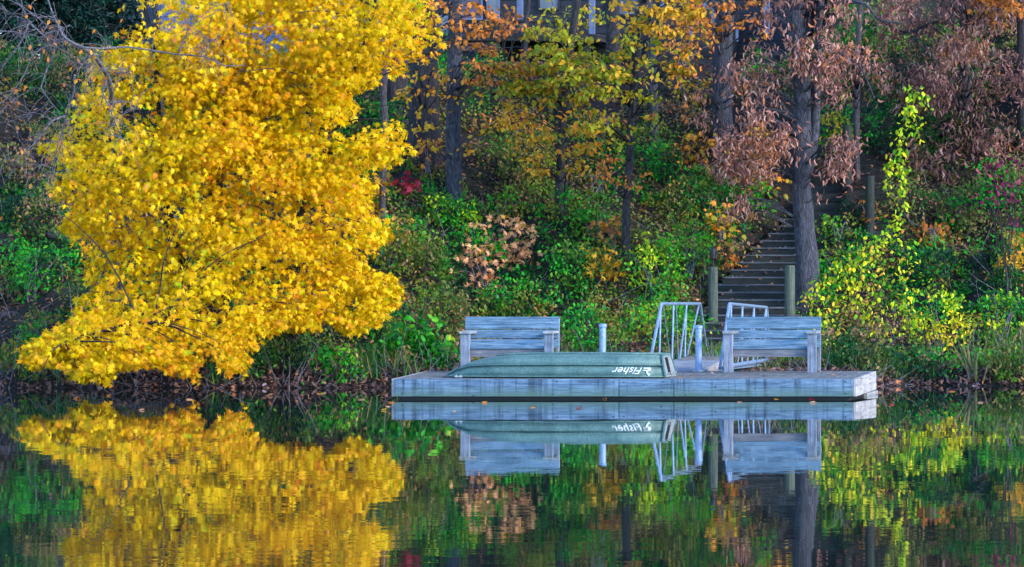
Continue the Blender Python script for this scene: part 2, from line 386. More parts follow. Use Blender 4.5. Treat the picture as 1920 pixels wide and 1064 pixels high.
def ellip(c, r, n, hollow=.45, gaps=0.0, seed=0):
    u = unit(RNG.normal(0, 1, (n * 3, 3)))
    rad = RNG.uniform(hollow, 1, n * 3) ** .6
    lump = 1 + .28 * vnoise(u * 2.2, 1.5, seed + c[0])
    p = np.array(c) + u * rad[:, None] * lump[:, None] * np.array(r)
    if gaps: p = p[vnoise(p, 3.2 / max(.3, min(r)), seed + 1.7) > -gaps]
    return p[:n]
def inpoly(poly, x, y):
    c = np.zeros(len(x), bool); k = len(poly)
    for i in range(k):
        x0, y0 = poly[i]; x1, y1 = poly[(i + 1) % k]
        if y0 == y1: continue
        cr = ((y0 > y) != (y1 > y)) & (x < (x1 - x0) * (y - y0) / (y1 - y0) + x0)
        c ^= cr
    return c
def edge_dist(poly, x, y):
    d = np.full(len(x), 1e9); k = len(poly)
    for i in range(k):
        a = np.array(poly[i], float); b = np.array(poly[(i + 1) % k], float); ab = b - a
        t = np.clip(((x - a[0]) * ab[0] + (y - a[1]) * ab[1]) / max(ab @ ab, 1e-9), 0, 1)
        d = np.minimum(d, np.hypot(x - a[0] - t * ab[0], y - a[1] - t * ab[1]))
    return d
def poly_volume(polys, n, Yc, thick, maxd=110., step=0):
    """points in the volume whose outline (as drawn at depth Yc) is the polygons; thick = half depth in metres. Yc may be a function of (px, py)"""
    xs = [p[0] for q in polys for p in q]; ys = [p[1] for q in polys for p in q]
    out = []
    while sum(map(len, out)) < n:
        x = RNG.uniform(min(xs), max(xs), 4000); y = RNG.uniform(min(ys), max(ys), 4000)
        m = np.zeros(len(x), bool); d = np.zeros(len(x))
        for q in polys:
            i = inpoly(q, x, y); m |= i; d = np.where(i, np.maximum(d, edge_dist(q, x, y)), d)
        x, y, d = x[m], y[m], d[m]
        th = thick * np.sqrt(np.clip(d / maxd, .03, 1))
        yc = Yc(x, y) if callable(Yc) else Yc
        Y = yc + RNG.uniform(-1, 1, len(x)) * th
        out.append(np.stack([CX + (x - PPX) * Y / F, Y, CZ - (y - HY) * Y / F], 1))
    return np.concatenate(out)[:n]

# ================================================================== SETTING
def grid(name, xs, ys, fn, m, kind='structure'):
    X, Y = np.meshgrid(xs, ys); Z = fn(X, Y)
    V = np.stack([X, Y, Z], -1).reshape(-1, 3); nx, ny = len(xs), len(ys)
    i = np.arange((nx - 1) * (ny - 1)); a = (i // (nx - 1)) * nx + i % (nx - 1)
    f = np.stack([a, a + 1, a + nx + 1, a + nx], 1)
    me = bpy.data.meshes.new(name); me.from_pydata(V.tolist(), [], f.tolist()); me.materials.append(m)
    me.polygons.foreach_set('use_smooth', [True] * len(me.polygons))
    o = bpy.data.objects.new(name, me); COL.objects.link(o); o['kind'] = kind; return o
def earth():
    m, n, l, b = mat('forest_floor')
    mp = coords(n, l); g = noise_tex(n, l, mp, 1.1, 6, .6); g2 = noise_tex(n, l, mp, 18, 5, .8)
    r = ramp(n, [(.42, (.014, .010, .008)), (.55, (.008, .014, .007)), (.7, (.020, .014, .010))]); l.new(g.outputs[0], r.inputs[0])
    r2 = ramp(n, [(.3, (.35, .33, .33)), (.5, (1, 1, 1)), (.72, (2.4, 2.0, 1.8))]); l.new(g2.outputs[0], r2.inputs[0])
    l.new(mixc(n, l, 1.0, r.outputs[0], r2.outputs[0], 'MULTIPLY'), b.inputs['Base Color']); b.inputs['Roughness'].default_value = .95
    bump(n, l, b, g2.outputs[0], 1, .06)
    return m
xs = np.concatenate([np.linspace(-160, -12, 30), np.linspace(-11.9, 11, 330), np.linspace(12, 160, 30)])
ys = np.concatenate([np.linspace(-60, 80, 20), np.linspace(81, 106, 330), np.linspace(107, 300, 40)])
grid('hillside', xs, ys, ground, earth())

def water_mat():
    m, n, l, b = mat('lake_water')
    b.inputs['Base Color'].default_value = (.006, .020, .020, 1); b.inputs['Roughness'].default_value = .012
    b.inputs['IOR'].default_value = 1.45; b.inputs['Specular IOR Level'].default_value = .5
    tot = None
    # tilts: fine capillary ripples and longer crests, crests run across the view
    def layer(sx, sy, amp, det):
        mp = coords(n, l, (sx, sy, 1)); g = noise_tex(n, l, mp, 1.0, det, .55)
        s = n.new('ShaderNodeVectorMath'); s.operation = 'SUBTRACT'; s.inputs[1].default_value = (.5, .5, .5)
        l.new(g.outputs['Color'], s.inputs[0])
        k = n.new('ShaderNodeVectorMath'); k.operation = 'MULTIPLY'; k.inputs[1].default_value = (amp, amp, 0)
        l.new(s.outputs[0], k.inputs[0]); return k.outputs[0]
    a = layer(1.1, 2.6, .0065, 3); c = layer(5, 9, .0055, 2)
    ad = n.new('ShaderNodeVectorMath'); ad.operation = 'ADD'; l.new(a, ad.inputs[0]); l.new(c, ad.inputs[1])
    # calm and rippled patches
    mp = coords(n, l, (.05, .22, 1)); g = noise_tex(n, l, mp, 1.0, 2)
    mr = n.new('ShaderNodeMapRange'); mr.inputs[1].default_value = .35; mr.inputs[2].default_value = .7; mr.inputs[3].default_value = .35; mr.inputs[4].default_value = 1.25
    l.new(g.outputs[0], mr.inputs[0])
    tc = n.new('ShaderNodeTexCoord'); sx = n.new('ShaderNodeSeparateXYZ'); l.new(tc.outputs['Object'], sx.inputs[0])
    m2 = n.new('ShaderNodeMapRange'); m2.inputs[1].default_value = 78; m2.inputs[2].default_value = 60; m2.inputs[3].default_value = .12; m2.inputs[4].default_value = 1.0
    l.new(sx.outputs[1], m2.inputs[0])
    mm = n.new('ShaderNodeMath'); mm.operation = 'MULTIPLY'; l.new(mr.outputs[0], mm.inputs[0]); l.new(m2.outputs[0], mm.inputs[1])
    sc = n.new('ShaderNodeVectorMath'); sc.operation = 'SCALE'; l.new(ad.outputs[0], sc.inputs[0]); l.new(mm.outputs[0], sc.inputs['Scale'])
    up = n.new('ShaderNodeVectorMath'); up.operation = 'ADD'; up.inputs[1].default_value = (0, 0, 1); l.new(sc.outputs[0], up.inputs[0])
    no = n.new('ShaderNodeVectorMath'); no.operation = 'NORMALIZE'; l.new(up.outputs[0], no.inputs[0])
    l.new(no.outputs[0], b.inputs['Normal'])
    return m
M['water'] = water_mat()
wb = MB(); wb.add([(-160, -60, 0), (160, -60, 0), (160, 92, 0), (-160, 92, 0)], [(0, 1, 2, 3)])
wb.build('water', M['water'], kind='structure')

# ================================================================== DOCK
DZ = lambda Y: .272 + .0185 * (Y - 80)          # the float rides a little low at the front
BZ = lambda Y: .037 + .0110 * (Y - 80)
Y0, Y1 = 80.0, 82.42
X0 = P(740, 0, Y0).x; X1 = P(1600, 0, Y0).x
dock = thing('floating_dock', (X0, Y0, DZ(80)), 'long low floating dock of grey weathered boards under the two benches', 'dock')
bw = .14; nb = int(round((X1 - X0) / bw)); bw = (X1 - X0) / nb
mb = MB()
for i in range(nb):
    xa = X0 + i * bw + .004; xb = X0 + (i + 1) * bw - .004
    mb.hexa([(xa, Y0 + .005, DZ(Y0) - .035), (xb, Y0 + .005, DZ(Y0) - .035), (xb, Y1 - .005, DZ(Y1) - .035), (xa, Y1 - .005, DZ(Y1) - .035),
             (xa, Y0 + .005, DZ(Y0)), (xb, Y0 + .005, DZ(Y0)), (xb, Y1 - .005, DZ(Y1)), (xa, Y1 - .005, DZ(Y1))])
mb.build('deck', M['deck'], dock, bevel=.004)
for a, b_ in ((740, 1161), (1161.8, 1264), (1264.8, 1600)):
    xa, xb = P(a, 0, Y0).x, P(b_, 0, Y0).x
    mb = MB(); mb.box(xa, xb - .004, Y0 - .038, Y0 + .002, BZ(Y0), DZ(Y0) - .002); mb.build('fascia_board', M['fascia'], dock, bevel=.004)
for a in (X1, X0 - .04):
    mb = MB(); mb.hexa([(a, Y0, BZ(Y0)), (a + .04, Y0, BZ(Y0)), (a + .04, Y1, BZ(Y1)), (a, Y1, BZ(Y1)), (a, Y0, DZ(Y0) - .002), (a + .04, Y0, DZ(Y0) - .002), (a + .04, Y1, DZ(Y1) - .002), (a, Y1, DZ(Y1) - .002)])
    mb.build('end_board', M['end'], dock, bevel=.004)
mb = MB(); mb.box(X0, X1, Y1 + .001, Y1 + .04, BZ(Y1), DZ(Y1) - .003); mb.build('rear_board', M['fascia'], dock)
mb = MB()
mb.box(X0 + .03, X1 - .03, Y0 + .03, Y1 - .1, -.25, BZ(Y0) + .08)
mb.build('float', M['float'], dock, bevel=.03)
mb = MB(); mb.bar((X1 - .02, Y1 - .9, .015), (X1 + .03, Y1 - .05, .03), .07, .05); mb.build('skid_timber', M['end'], dock)
mb = MB()
for px, py in ((757, 715), (1150, 717), (1170, 717), (888, 742), (1036, 740), (755, 738), (1045, 716), (1245, 716), (1272, 717), (1285, 741), (1437, 741), (1342, 725), (1415, 729), (1240, 735), (1585, 716), (1585, 738)):
    p = P(px, py, Y0 - .04); mb = MB(); mb.tube([p + Vector((0, .005, 0)), p - Vector((0, .006, 0))], .009, 8); mb.build('bolt_head', M['black'], dock)
# weeds and dead leaves caught on the deck edge lie loose on the boards
# ---- benches
def bench(px, label):
    o = P(px, 0, 81.82); ox = o.x; oy = 81.82; oz = DZ(oy)
    W, D = 1.262, .52
    t = thing('bench', (ox, oy, oz), label, 'bench', 'wooden benches facing the water on the dock')
    def zz(h, dy=0): return oz + h
    for sx in (0, 1):
        xa = ox + (W - .122) * sx
        mb = MB(); mb.box(xa, xa + .122, oy, oy + .06, DZ(oy), oz + .53); mb.box(xa + .085 * (1 - sx), xa + .122 - .085 * sx, oy + .0605, oy + .12, DZ(oy), oz + .52)
        mb.build('front_post', M['bench_z'], t, bevel=.005)
        mb = MB(); xr = xa + (.0 if sx == 0 else .082)
        mb.bar((xr + .02, oy + D - .05, DZ(oy + D)), (xr + .02, oy + D + .02, oz + .74), .04, .09, (0, 1, 0)); mb.build('rear_post', M['bench_z'], t, bevel=.004)
        mb = MB(); mb.box(xa - .012, xa + .145 - .012 * sx, oy - .03, oy + D - .06, oz + .532, oz + .566); mb.build('armrest', M['bench_y'], t, bevel=.006)
    hs = [(.335, .450, .0), (.462, .580, .012), (.592, .757, .026)]
    for h0, h1, dy in hs:
        mb = MB(); a = oy + D - .115 + dy; b_ = a + .012
        mb.hexa([(ox - .012, a, oz + h0), (ox + W + .012, a, oz + h0), (ox + W + .012, a + .035, oz + h0), (ox - .012, a + .035, oz + h0),
                 (ox - .012, b_, oz + h1), (ox + W + .012, b_, oz + h1), (ox + W + .012, b_ + .035, oz + h1), (ox - .012, b_ + .035, oz + h1)])
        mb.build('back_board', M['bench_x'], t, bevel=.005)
    mb = MB()
    for k in range(3):
        ya = oy + .062 + k * .12
        mb.box(ox + .124, ox + W - .124, ya, ya + .113, oz + .325 - k * .006, oz + .362 - k * .006)
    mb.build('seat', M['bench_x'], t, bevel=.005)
    mb = MB(); mb.box(ox + .124, ox + W - .124, oy + .085, oy + .12, oz + .215, oz + .322); mb.build('apron', M['apron'], t, bevel=.004)
    mb = MB(); mb.box(ox + .124, ox + W - .124, oy + D - .16, oy + D - .125, oz + .22, oz + .31); mb.build('rear_rail', M['apron'], t)
    return t
bench(863, 'grey wooden bench behind the overturned green boat, its seat half hidden by the hull')
bench(1356.5, 'grey wooden bench in front of the shore stairs, its front posts fully in view')

# ---- overturned boat
def boat():
    yc = 80.62; gz = DZ(80.3) + .012
    t = thing('rowboat', (P(1040, 0, 80.2).x, yc, gz), 'green flat-bottomed rowboat lying upside down along the front edge of the dock', 'boat')
    # stations: px of the near side, half width gunwale, height of chine and of bottom
    st = [(834, .20, .004, .010), (843, .27, .050, .065), (858, .33, .105, .135), (878, .385, .145, .195), (902, .42, .157, .240), (925, .445, .162, .272), (950, .46, .164, .292),
          (1000, .475, .166, .300), (1070, .485, .168, .302), (1150, .49, .166, .299), (1236, .49, .162, .292)]
    rows = []
    for i, (px, wg, hc, hb) in enumerate(st):
        x = P(px, 0, yc - wg).x
        stern = 1 if i == len(st) - 1 else 0
        wc = wg - .035; wb = wg - .035 - .13 * (hb - hc) / .17
        half = [(wg + .022, 0), (wg + .024, .016), (wg - .004, .024), (wc + .000, hc * .93), (wc + .024, hc * .97), (wc + .022, hc + .006), (wc - .012, hc + .010 * (hb > .1)), (wb + .02, hc + (hb - hc) * .84), (wb - .02, hb - .006), (wb * .62, hb), (wb * .3, hb + .004)]
        sec = [(x, yc - w_, gz + min(h, hb + .004)) for w_, h in half] + [(x, yc, gz + hb + .010)] + [(x, yc + w_, gz + min(h, hb + .004)) for w_, h in half[::-1]]
        if stern: sec = [(a + .075 * (1 - (c - gz) / .33), b_, c) for a, b_, c in sec]
        rows.append(sec)
    mb = MB(); k = len(rows[0]); vs = [v for r in rows for v in r]
    fs = [(i * k + j, i * k + j + 1, (i + 1) * k + j + 1, (i + 1) * k + j) for i in range(len(rows) - 1) for j in range(k - 1)]
    fs.append(tuple(range(k)))
    mb.add(vs, [f[::-1] for f in fs])
    h = mb.build('hull', M['hull'], t)
    me = h.data; me.polygons.foreach_set('use_smooth', [True] * len(me.polygons))
    es = h.modifiers.new('edge', 'EDGE_SPLIT'); es.split_angle = R(28)
    so = h.modifiers.new('shell', 'SOLIDIFY'); so.thickness = .008
    L = rows[-1]
    mb = MB(); out = [(v[0] + .012, v[1], v[2]) for v in L]; inn = [(v[0] - .02, v[1], v[2]) for v in L]
    kk = len(L); mb.add(out + inn, [tuple(range(kk)), tuple(range(2 * kk - 1, kk - 1, -1))] + [(j, j + kk, (j + 1) % kk + kk, (j + 1) % kk) for j in range(kk)])
    tr = mb.build('transom', M['transom'], t)
    # rim round the transom
    mb = MB()
    prev = None
    for v in L:
        q = Vector((v[0] + .012, v[1], v[2]))
        if prev is not None and (q - prev).length > .004: mb.bar(prev, q, .03, .022, (1, 0, 0))
        prev = q
    mb.build('transom_rim', M['hull'], t)
    xs_ = L[10][0]
    sl = Vector((.075, 0, -.33)).normalized()
    top = Vector((xs_ + .03, yc - .08, gz + .245)); 
    mb = MB(); mb.bar(top, top + sl * .20, .17, .022, (1, 0, 0)); mb.build('motor_pad', M['pad'], t, bevel=.004)
    mb = MB(); mb.bar(top + Vector((.010, -.095, .015)), top + Vector((.010, -.095, .0)) + sl * .22, .03, .03, (1, 0, 0)); mb.build('pad_slot', M['black'], t)
    mb = MB()
    for dy, dz in ((-.30, .05), (.05, .03), (.30, .05)):
        mb = MB(); p = Vector((xs_ + .09, yc + dy, gz + dz)); mb.tube([p, p + Vector((.02, 0, 0))], .014, 8); mb.bar(p + Vector((.01, -.04, 0)), p + Vector((.01, .04, .0)), .012, .02); mb.build('tie_fitting', M['clamp'], t)
    p = P(860, 706.5, 80.10)
    mb = MB(); mb.bar(p + Vector((-.05, 0, .0)), p + Vector((.05, 0, 0)), .02, .014); mb.bar(p + Vector((-.03, 0, -.012)), p + Vector((-.03, 0, .025)), .014, .014); mb.bar(p + Vector((.03, 0, -.012)), p + Vector((.03, 0, .025)), .014, .014)
    mb.build('cleat', M['clamp'], t)
    # keel strakes on the flat bottom
    mb = MB()
    for dy in (-.2, 0, .2):
        pts = [(P(q[0], 0, yc - q[1]).x, yc + dy, gz + q[3] + .010) for q in st[5:]]
        mb.tube(pts, .011, 6)
    mb.build('keel_strake', M['hull'], t, smooth=True)
    # lettering, upside down with the boat; the side plane runs from gunwale to chine
    i = 9; g0 = Vector(rows[9][3]); g1 = Vector(rows[9][2]); n_side = Vector((0, -1, 0))
    upv = (g0 - g1).normalized()          # towards the chine
    xdir = Vector((1, 0, 0)); nrm = xdir.cross(upv).normalized()
    if nrm.y > 0: nrm = -nrm
    def place(me_pts, cx, frac, sc):
        c = g1.lerp(g0, frac); c = Vector((cx, c.y, c.z)) + nrm * .009
        return [c + (-xdir) * (u * sc) + (-upv) * (v * sc) for u, v in me_pts]
    cu = bpy.data.curves.new('t', 'FONT'); cu.body = 'Fisher'; cu.size = 1; cu.shear = .45; cu.offset = .004; cu.space_character = 1.02
    to = bpy.data.objects.new('t', cu); COL.objects.link(to)
    bpy.context.view_layer.update()
    me0 = bpy.data.meshes.new_from_object(to.evaluated_get(bpy.context.evaluated_depsgraph_get()))
    xs0 = [v.co.x for v in me0.vertices]; wdt = max(xs0) - min(xs0); mn = min(xs0)
    sc = .405 / wdt
    xR = P(1204, 0, yc - .49).x
    pts = place([((v.co.x - mn), v.co.y * .86) for v in me0.vertices], xR, .80, sc)
    mb = MB(); mb.add(pts, [tuple(p.vertices) for p in me0.polygons])
    mb.build('lettering', M['letter'], t)
    bpy.data.objects.remove(to, do_unlink=True)
    # leaping fish mark in front of the word
    mk = [(-.62, .02), (-.05, .02), (-.02, .12), (-.42, .12), (-.40, .22), (-.02, .22), (-.0, .30), (-.25, .32), (-.30, .55), (-.50, .78), (-.66, .86), (-.55, .70), (-.70, .62), (-.52, .60), (-.42, .46), (-.42, .32), (-.62, .30), (-.70, .14)]
    pts = place([(u * 1.0 , v * .95) for u, v in mk], xR + .012, .80, sc)
    mb = MB(); mb.add(pts, [tuple(range(len(pts)))]); mb.build('fish_mark', M['letter'], t)
    # small registration lettering above the chine, worn and hardly readable
    return t
boat()

# ---- mooring pipes
def pipe(px, ytop, ybase, label, off=0):
    p = P(px, ytop, 82.36); z0 = DZ(82.3)
    b = Vector((p.x, p.y + off, z0 - .3)); t = thing('mooring_pipe', (p.x, p.y, z0), label, 'post', 'steel pipes at the rear edge of the dock')
    mb = MB(); mb.tube([(p.x, p.y, z0 - .02), (p.x, p.y, p.z)], .046, 18); mb.build('pipe', M['pipe'], t, smooth=False)
    mb = MB(); mb.tube([(p.x, p.y, p.z - .035), (p.x, p.y, p.z - .02), (p.x, p.y, p.z + .012), (p.x, p.y, p.z + .02)], [.05, .056, .056, .04], 18); mb.build('cap', M['pipe'], t)
    mb = MB(); mb.tube([(p.x, p.y, z0 - .01), (p.x, p.y, z0 + .012)], .085, 14); mb.build('base_flange', M['clamp'], t)
pipe(1130, 610, 0, 'capped pipe standing alone behind the boat, to the right of the left-hand bench')
pipe(1310, 613, 0, 'capped pipe beside the gangway between the boat stern and the bench')

# ---- gangway with two rails
def gangway():
    XL, XR = 1.447, 2.427
    t = thing('gangway', ((XL + XR) / 2, 82.5, .3), 'gangway with slanted metal railings joining the dock to the shore', 'gangway')
    mb = MB(); n_ = 16
    xr = P(1313, 0, 82.47).x
    for k in range(n_):
        ya = 82.48 + k * .125; za = .318 + k * .0065
        mb.box(XL + .03, xr + .0, ya, ya + .118, za - .03, za)
    mb.build('deck', M['ramp'], t, bevel=.003)
    mb = MB(); mb.hexa([(xr + .002, 82.48, .20), (xr + .04, 82.48, .20), (xr + .04, 84.5, .27), (xr + .002, 84.5, .27), (xr + .002, 82.48, .316), (xr + .04, 82.48, .316), (xr + .04, 84.5, .42), (xr + .002, 84.5, .42)])
    mb.build('side_board', M['end'], t, bevel=.003)
    mb = MB()
    for k in range(24):
        ya = 84.5 + k * .16; za = .42 + k * .004
        mb.box(XL + .03, xr - .02, ya, ya + .14, za - .04, za - .015)
    mb.build('landing_board', M['deck'], t)
    for X, zt0, zt1, zb0, zb1, yt0, yt1, yb0, yb1 in ((XL, 1.222, 1.172, .34, .44, 83.7, 87.6, 82.5, 88.3), (XR, 1.225, 1.12, .35, .30, 83.45, 87.5, 82.5, 87.9)):
        fr = MB(); pts = [(X, yb0, zb0), (X, yt0 - .03, zt0 - .03), (X, yt0 + .03, zt0), (X, yt1 - .03, zt1), (X, yt1 + .02, zt1 - .03), (X, yb1, zb1)]
        fr.tube(pts, .022, 10); fr.bar((X, yb0, zb0), (X, yb1, zb1), .05, .05)
        rl = fr.build('railing', M['rail'], t)
        if X == XL: rods = ((1239, 1236, .014), (1243, 1258, .006), (1263, 1260, .014), (1268, 1272, .006), (1288, 1274, .014), (1287, 1284, .012), (1311, 1287, .014))
        else: rods = ((1371, 1370, .014), (1392, 1391, .014), (1392, 1383, .006), (1414, 1412, .014), (1414, 1400, .010), (1436, 1434, .014), (1436, 1418, .006))
        yof = lambda q_: (CX - X) * F / (PPX - q_)
        for qt, qb, rad_ in rods:
            yt, yb_ = yof(qt), yof(qb); ut = (yt - yt0) / (yt1 - yt0); ub = (yb_ - yb0) / (yb1 - yb0)
            m2 = MB(); m2.tube([(X, yb_, zb0 + (zb1 - zb0) * ub), (X, yt, zt0 + (zt1 - zt0) * ut)], rad_, 8); m2.build('baluster', M['rail'], rl)
        n = -1
        for k in range(n + 1):
            u = k / n; yt = yt0 + .06 + (yt1 - yt0 - .1) * u; zt = zt0 + (zt1 - zt0) * u
            yb = yt + .0; v = (yb - yb0) / (yb1 - yb0); zb = zb0 + (zb1 - zb0) * v
            m2 = MB(); m2.tube([(X, yb, zb), (X, yt, zt)], .014, 8); m2.build('baluster', M['rail'], rl)
            if k < n:
                yb2 = yt0 + (yt1 - yt0) * (k + .75) / n; zb2 = zb0 + (zb1 - zb0) * (yb2 - yb0) / (yb1 - yb0)
                m2 = MB(); m2.tube([(X, yb2, zb2), (X, yt, zt)], .007, 8); m2.build('brace', M['rail'], rl)
    # lower kick bar beside the right rail
    mb = MB(); mb.tube([(XR + .05, 82.6, .37), (XR + .05, 87.4, .36)], .03, 8); mb.tube([(XR + .04, 87.4, .30), (XR - .02, 87.1, .50)], .022, 8); mb.build('kick_bar', M['rail'], t)
gangway()

# ---- shore piles
def pile(px, ytop, ybase, wpx, label, mname='pile', Y=None):
    g = G(px, ybase) if Y is None else Vector((P(px, 0, Y).x, Y, float(ground(P(px, 0, Y).x, Y))))
    top = P(px, ytop, g.y); r = wpx / 2 * g.y / F
    mb = MB(); pts = [g - Vector((0, 0, .3)), g + Vector((0, 0, .02)), g.lerp(top, .5), top - Vector((0, 0, .02)), top]
    pts = [Vector((top.x if 0 else p.x, g.y, p.z)) for p in pts]
    mb.tube(pts, [r * 1.04, r * 1.03, r, r * .98, r * .9], 14, .06)
    o = mb.build('timber_pile', M[mname], loc=g)
    return tag(o, label, 'post', 'round timber piles along the shore stairs'), top
_, ptop = pile(1337, 501, 0, 18, 'timber pile at the left foot of the stairs, carrying a small dark lantern', Y=91.0)
pile(1481, 498, 0, 20, 'greenish timber pile at the right foot of the stairs, beside the big oak trunk', Y=90.9)
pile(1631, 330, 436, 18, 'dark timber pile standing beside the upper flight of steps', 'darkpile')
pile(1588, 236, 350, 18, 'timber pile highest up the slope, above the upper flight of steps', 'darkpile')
def lantern():
    t = thing('path_lantern', ptop, 'small dark lantern on a thin stem on top of the left stair pile', 'lamp')
    mb = MB(); mb.tube([ptop, ptop + Vector((0, 0, .12))], .012, 8); mb.build('stem', M['darkwood'], t)
    b = ptop + Vector((0, 0, .11))
    mb = MB(); mb.tube([b, b + Vector((0, 0, .02)), b + Vector((0, 0, .13)), b + Vector((0, 0, .16)), b + Vector((0, 0, .185))], [.03, .045, .058, .06, .02], 12); mb.build('lamp_head', M['black'], t)
lantern()

# ---- stairs
def stairs():
    t = thing('timber_stairs', (2.0, ST_Y, ST_Z), 'dark timber stairs with leaf-strewn treads climbing from the gangway', 'stairs')
    mb = MB()
    for i in range(-1, ST_N):
        y = ST_Y + ST_RUN * i; z = ST_Z + ST_RISE * (i + 1); x = (float(stair_l(i)) + ST_R) / 2; hw = (ST_R - float(stair_l(i))) / 2
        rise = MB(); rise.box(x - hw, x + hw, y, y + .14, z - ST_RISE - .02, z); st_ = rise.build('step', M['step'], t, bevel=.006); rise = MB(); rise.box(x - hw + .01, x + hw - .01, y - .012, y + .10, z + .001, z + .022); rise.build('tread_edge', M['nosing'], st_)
        mb.box(x - hw + .02, x + hw - .02, y + .141, y + ST_RUN + .0, z - .06, z - .012)
    mb.build('tread_fill', plain('tread_soil', (.07, .055, .05), .95, 0, 30, .4, .5), t)
    g0 = G(1600, 440)
    t = thing('upper_steps', g0, 'upper flight of wide dark timber steps climbing to the right of the oak trunk', 'stairs')
    yb = g0.y
    for i in range(6):
        y = yb + i * .34; pyt = 434 - i * 17.5
        xa = P(1512 + i * 1.5, 0, y).x; xb = P(1672 - i * 1.0, 0, y).x
        z = P(0, pyt, y).z; s = MB(); s.box(xa, xb, y, y + .15, z - .35, z); s.box(xa + .02, xb - .02, y + .151, y + .34, z - .25, z - .02); s.build('step', M['step'], t, bevel=.006)
stairs()

# ================================================================== HOUSE beyond the slope
def house():
    HYY = 104.0
    def hp(px, py, Y=HYY): return P(px, py, Y)
    t = thing('lake_house', (hp(1100, 0).x, HYY, 5.0), 'grey-blue house with a dark terrace at the top of the slope', 'house')
    xa, xb = hp(770, 0).x, hp(1500, 0).x
    mb = MB(); mb.box(xa, xb, HYY, HYY + 8, 4.4, 8.4)
    for k in range(34): mb.hexa([(xa, HYY - .022, 4.6 + k * .115), (xb, HYY - .022, 4.6 + k * .115), (xb, HYY - .001, 4.6 + k * .115), (xa, HYY - .001, 4.6 + k * .115), (xa, HYY - .008, 4.71 + k * .115), (xb, HYY - .008, 4.71 + k * .115), (xb, HYY - .001, 4.71 + k * .115), (xa, HYY - .001, 4.71 + k * .115)])
    mb.build('wall', M['siding'], t)
    mb = MB(); mb.hexa([(xa - .4, HYY - .6, 8.2), (xb + .4, HYY - .6, 8.2), (xb + .4, HYY + 4, 10.4), (xa - .4, HYY + 4, 10.4), (xa - .4, HYY - .6, 8.4), (xb + .4, HYY - .6, 8.4), (xb + .4, HYY + 4, 10.6), (xa - .4, HYY + 4, 10.6)])
    mb.hexa([(xa - .4, HYY + 4, 10.4), (xb + .4, HYY + 4, 10.4), (xb + .4, HYY + 8.6, 8.2), (xa - .4, HYY + 8.6, 8.2), (xa - .4, HYY + 4, 10.6), (xb + .4, HYY + 4, 10.6), (xb + .4, HYY + 8.6, 8.4), (xa - .4, HYY + 8.6, 8.4)])
    mb.build('roof', M['roofing'], t)
    def win(x0, x1, y0, y1, pm, fm='white'):
        a, b = hp(x0, y1), hp(x1, y0); f = MB(); wd = .03
        for q in ((a.x, b.x, a.z, a.z + wd), (a.x, b.x, b.z - wd, b.z), (a.x, a.x + wd, a.z + wd, b.z - wd), (b.x - wd, b.x, a.z + wd, b.z - wd)):
            f.box(q[0], q[1], HYY - .06, HYY - .025, q[2], q[3])
        fo = f.build('window', M[fm], t); p_ = MB(); p_.box(a.x + wd, b.x - wd, HYY - .045, HYY - .028, a.z + wd, b.z - wd); p_.build('pane', M[pm], fo)
    win(866, 906, -30, 38, 'panel'); win(913, 938, -30, 40, 'glass'); win(822, 842, 30, 64, 'glass')
    win(1010, 1050, -60, 20, 'glass', 'siding'); win(1140, 1200, -60, 30, 'glass', 'siding')
    # terrace
    ty0 = 101.3; A = hp(856, 0, ty0).x; B = hp(1120, 0, ty0).x
    zf = hp(0, 64, ty0).z
    mb = MB(); mb.box(A, B, ty0, HYY - .07, zf - .12, zf); mb.build('terrace_deck', M['darkwood'], t, bevel=.01)
    mb = MB(); zb = hp(0, 96, ty0 + .2).z; mb.box(A + .05, hp(935, 0, ty0).x, ty0 + .1, ty0 + .15, zb, zf - .13); mb.build('terrace_skirt', M['brownwood'], t)
    ra = hp(914, 0, ty0).x; rb = hp(1052, 0, ty0).x; zr = hp(0, 40, ty0).z
    mb = MB(); arc = [(ra, ty0 + .1, zr), (rb, ty0 + .1, zr)] + [(rb + .18 * math.sin(a), ty0 + .1 + .6 * (1 - math.cos(a)), zr - .12 * a) for a in (.4, .8, 1.2, 1.57)]
    mb.tube(arc, .035, 8); mb.build('terrace_rail', M['darkwood'], t)
    for k in range(13):
        x = ra + (rb - ra) * k / 12; b_ = MB(); b_.bar((x, ty0 + .1, zf), (x, ty0 + .1, zr), .035, .035); b_.build('baluster', M['darkwood'], t)
    for px in (975, 1110):
        b_ = MB(); x = hp(px, 0, ty0 + .25).x; b_.box(x - .05, x + .05, ty0 + .2, ty0 + .3, zf, 8.25); b_.build('terrace_post', M['white'], t, bevel=.008)
    for px in (870, 985, 1100):
        b_ = MB(); x = hp(px, 0, ty0 + .25).x; b_.box(x - .06, x + .06, ty0 + .2, ty0 + .32, 4.4, zf - .12); b_.build('terrace_leg', M['darkwood'], t)
    mb = MB(); mb.box(A, xb - .3, 103.2, 103.3, 4.2, zf - .13); mb.build('terrace_shade_sheet', M['float'], t)  # black sheet stands in for the shade below the terrace
    # white handrails of the side steps
    for (x0, y0, x1, y1, wd) in ((1241, -40, 1242, 38, .06), (1319, 8, 1336, 20, .05), (1336, 18, 1336, 54, .05), (1296, 30, 1297, 76, .05), (1374, 46, 1383, 54, .04), (1382, 52, 1382, 78, .04), (1438, -60, 1438, 64, .09)):
        b_ = MB(); b_.bar(hp(x0, y0, 102.0), hp(x1, y1, 102.0), wd, wd, (0, 1, 0)); b_.build('handrail', M['white'], t)
    sw = MB()
    for k in range(7):
        za = 5.0 + k * .16; sw.box(hp(1235 + 0, 0).x, hp(1395, 0).x, 102.1 + k * .2, 102.3 + k * .2, 4.7, za)
    sw.build('side_steps', M['darkwood'], t)
house()
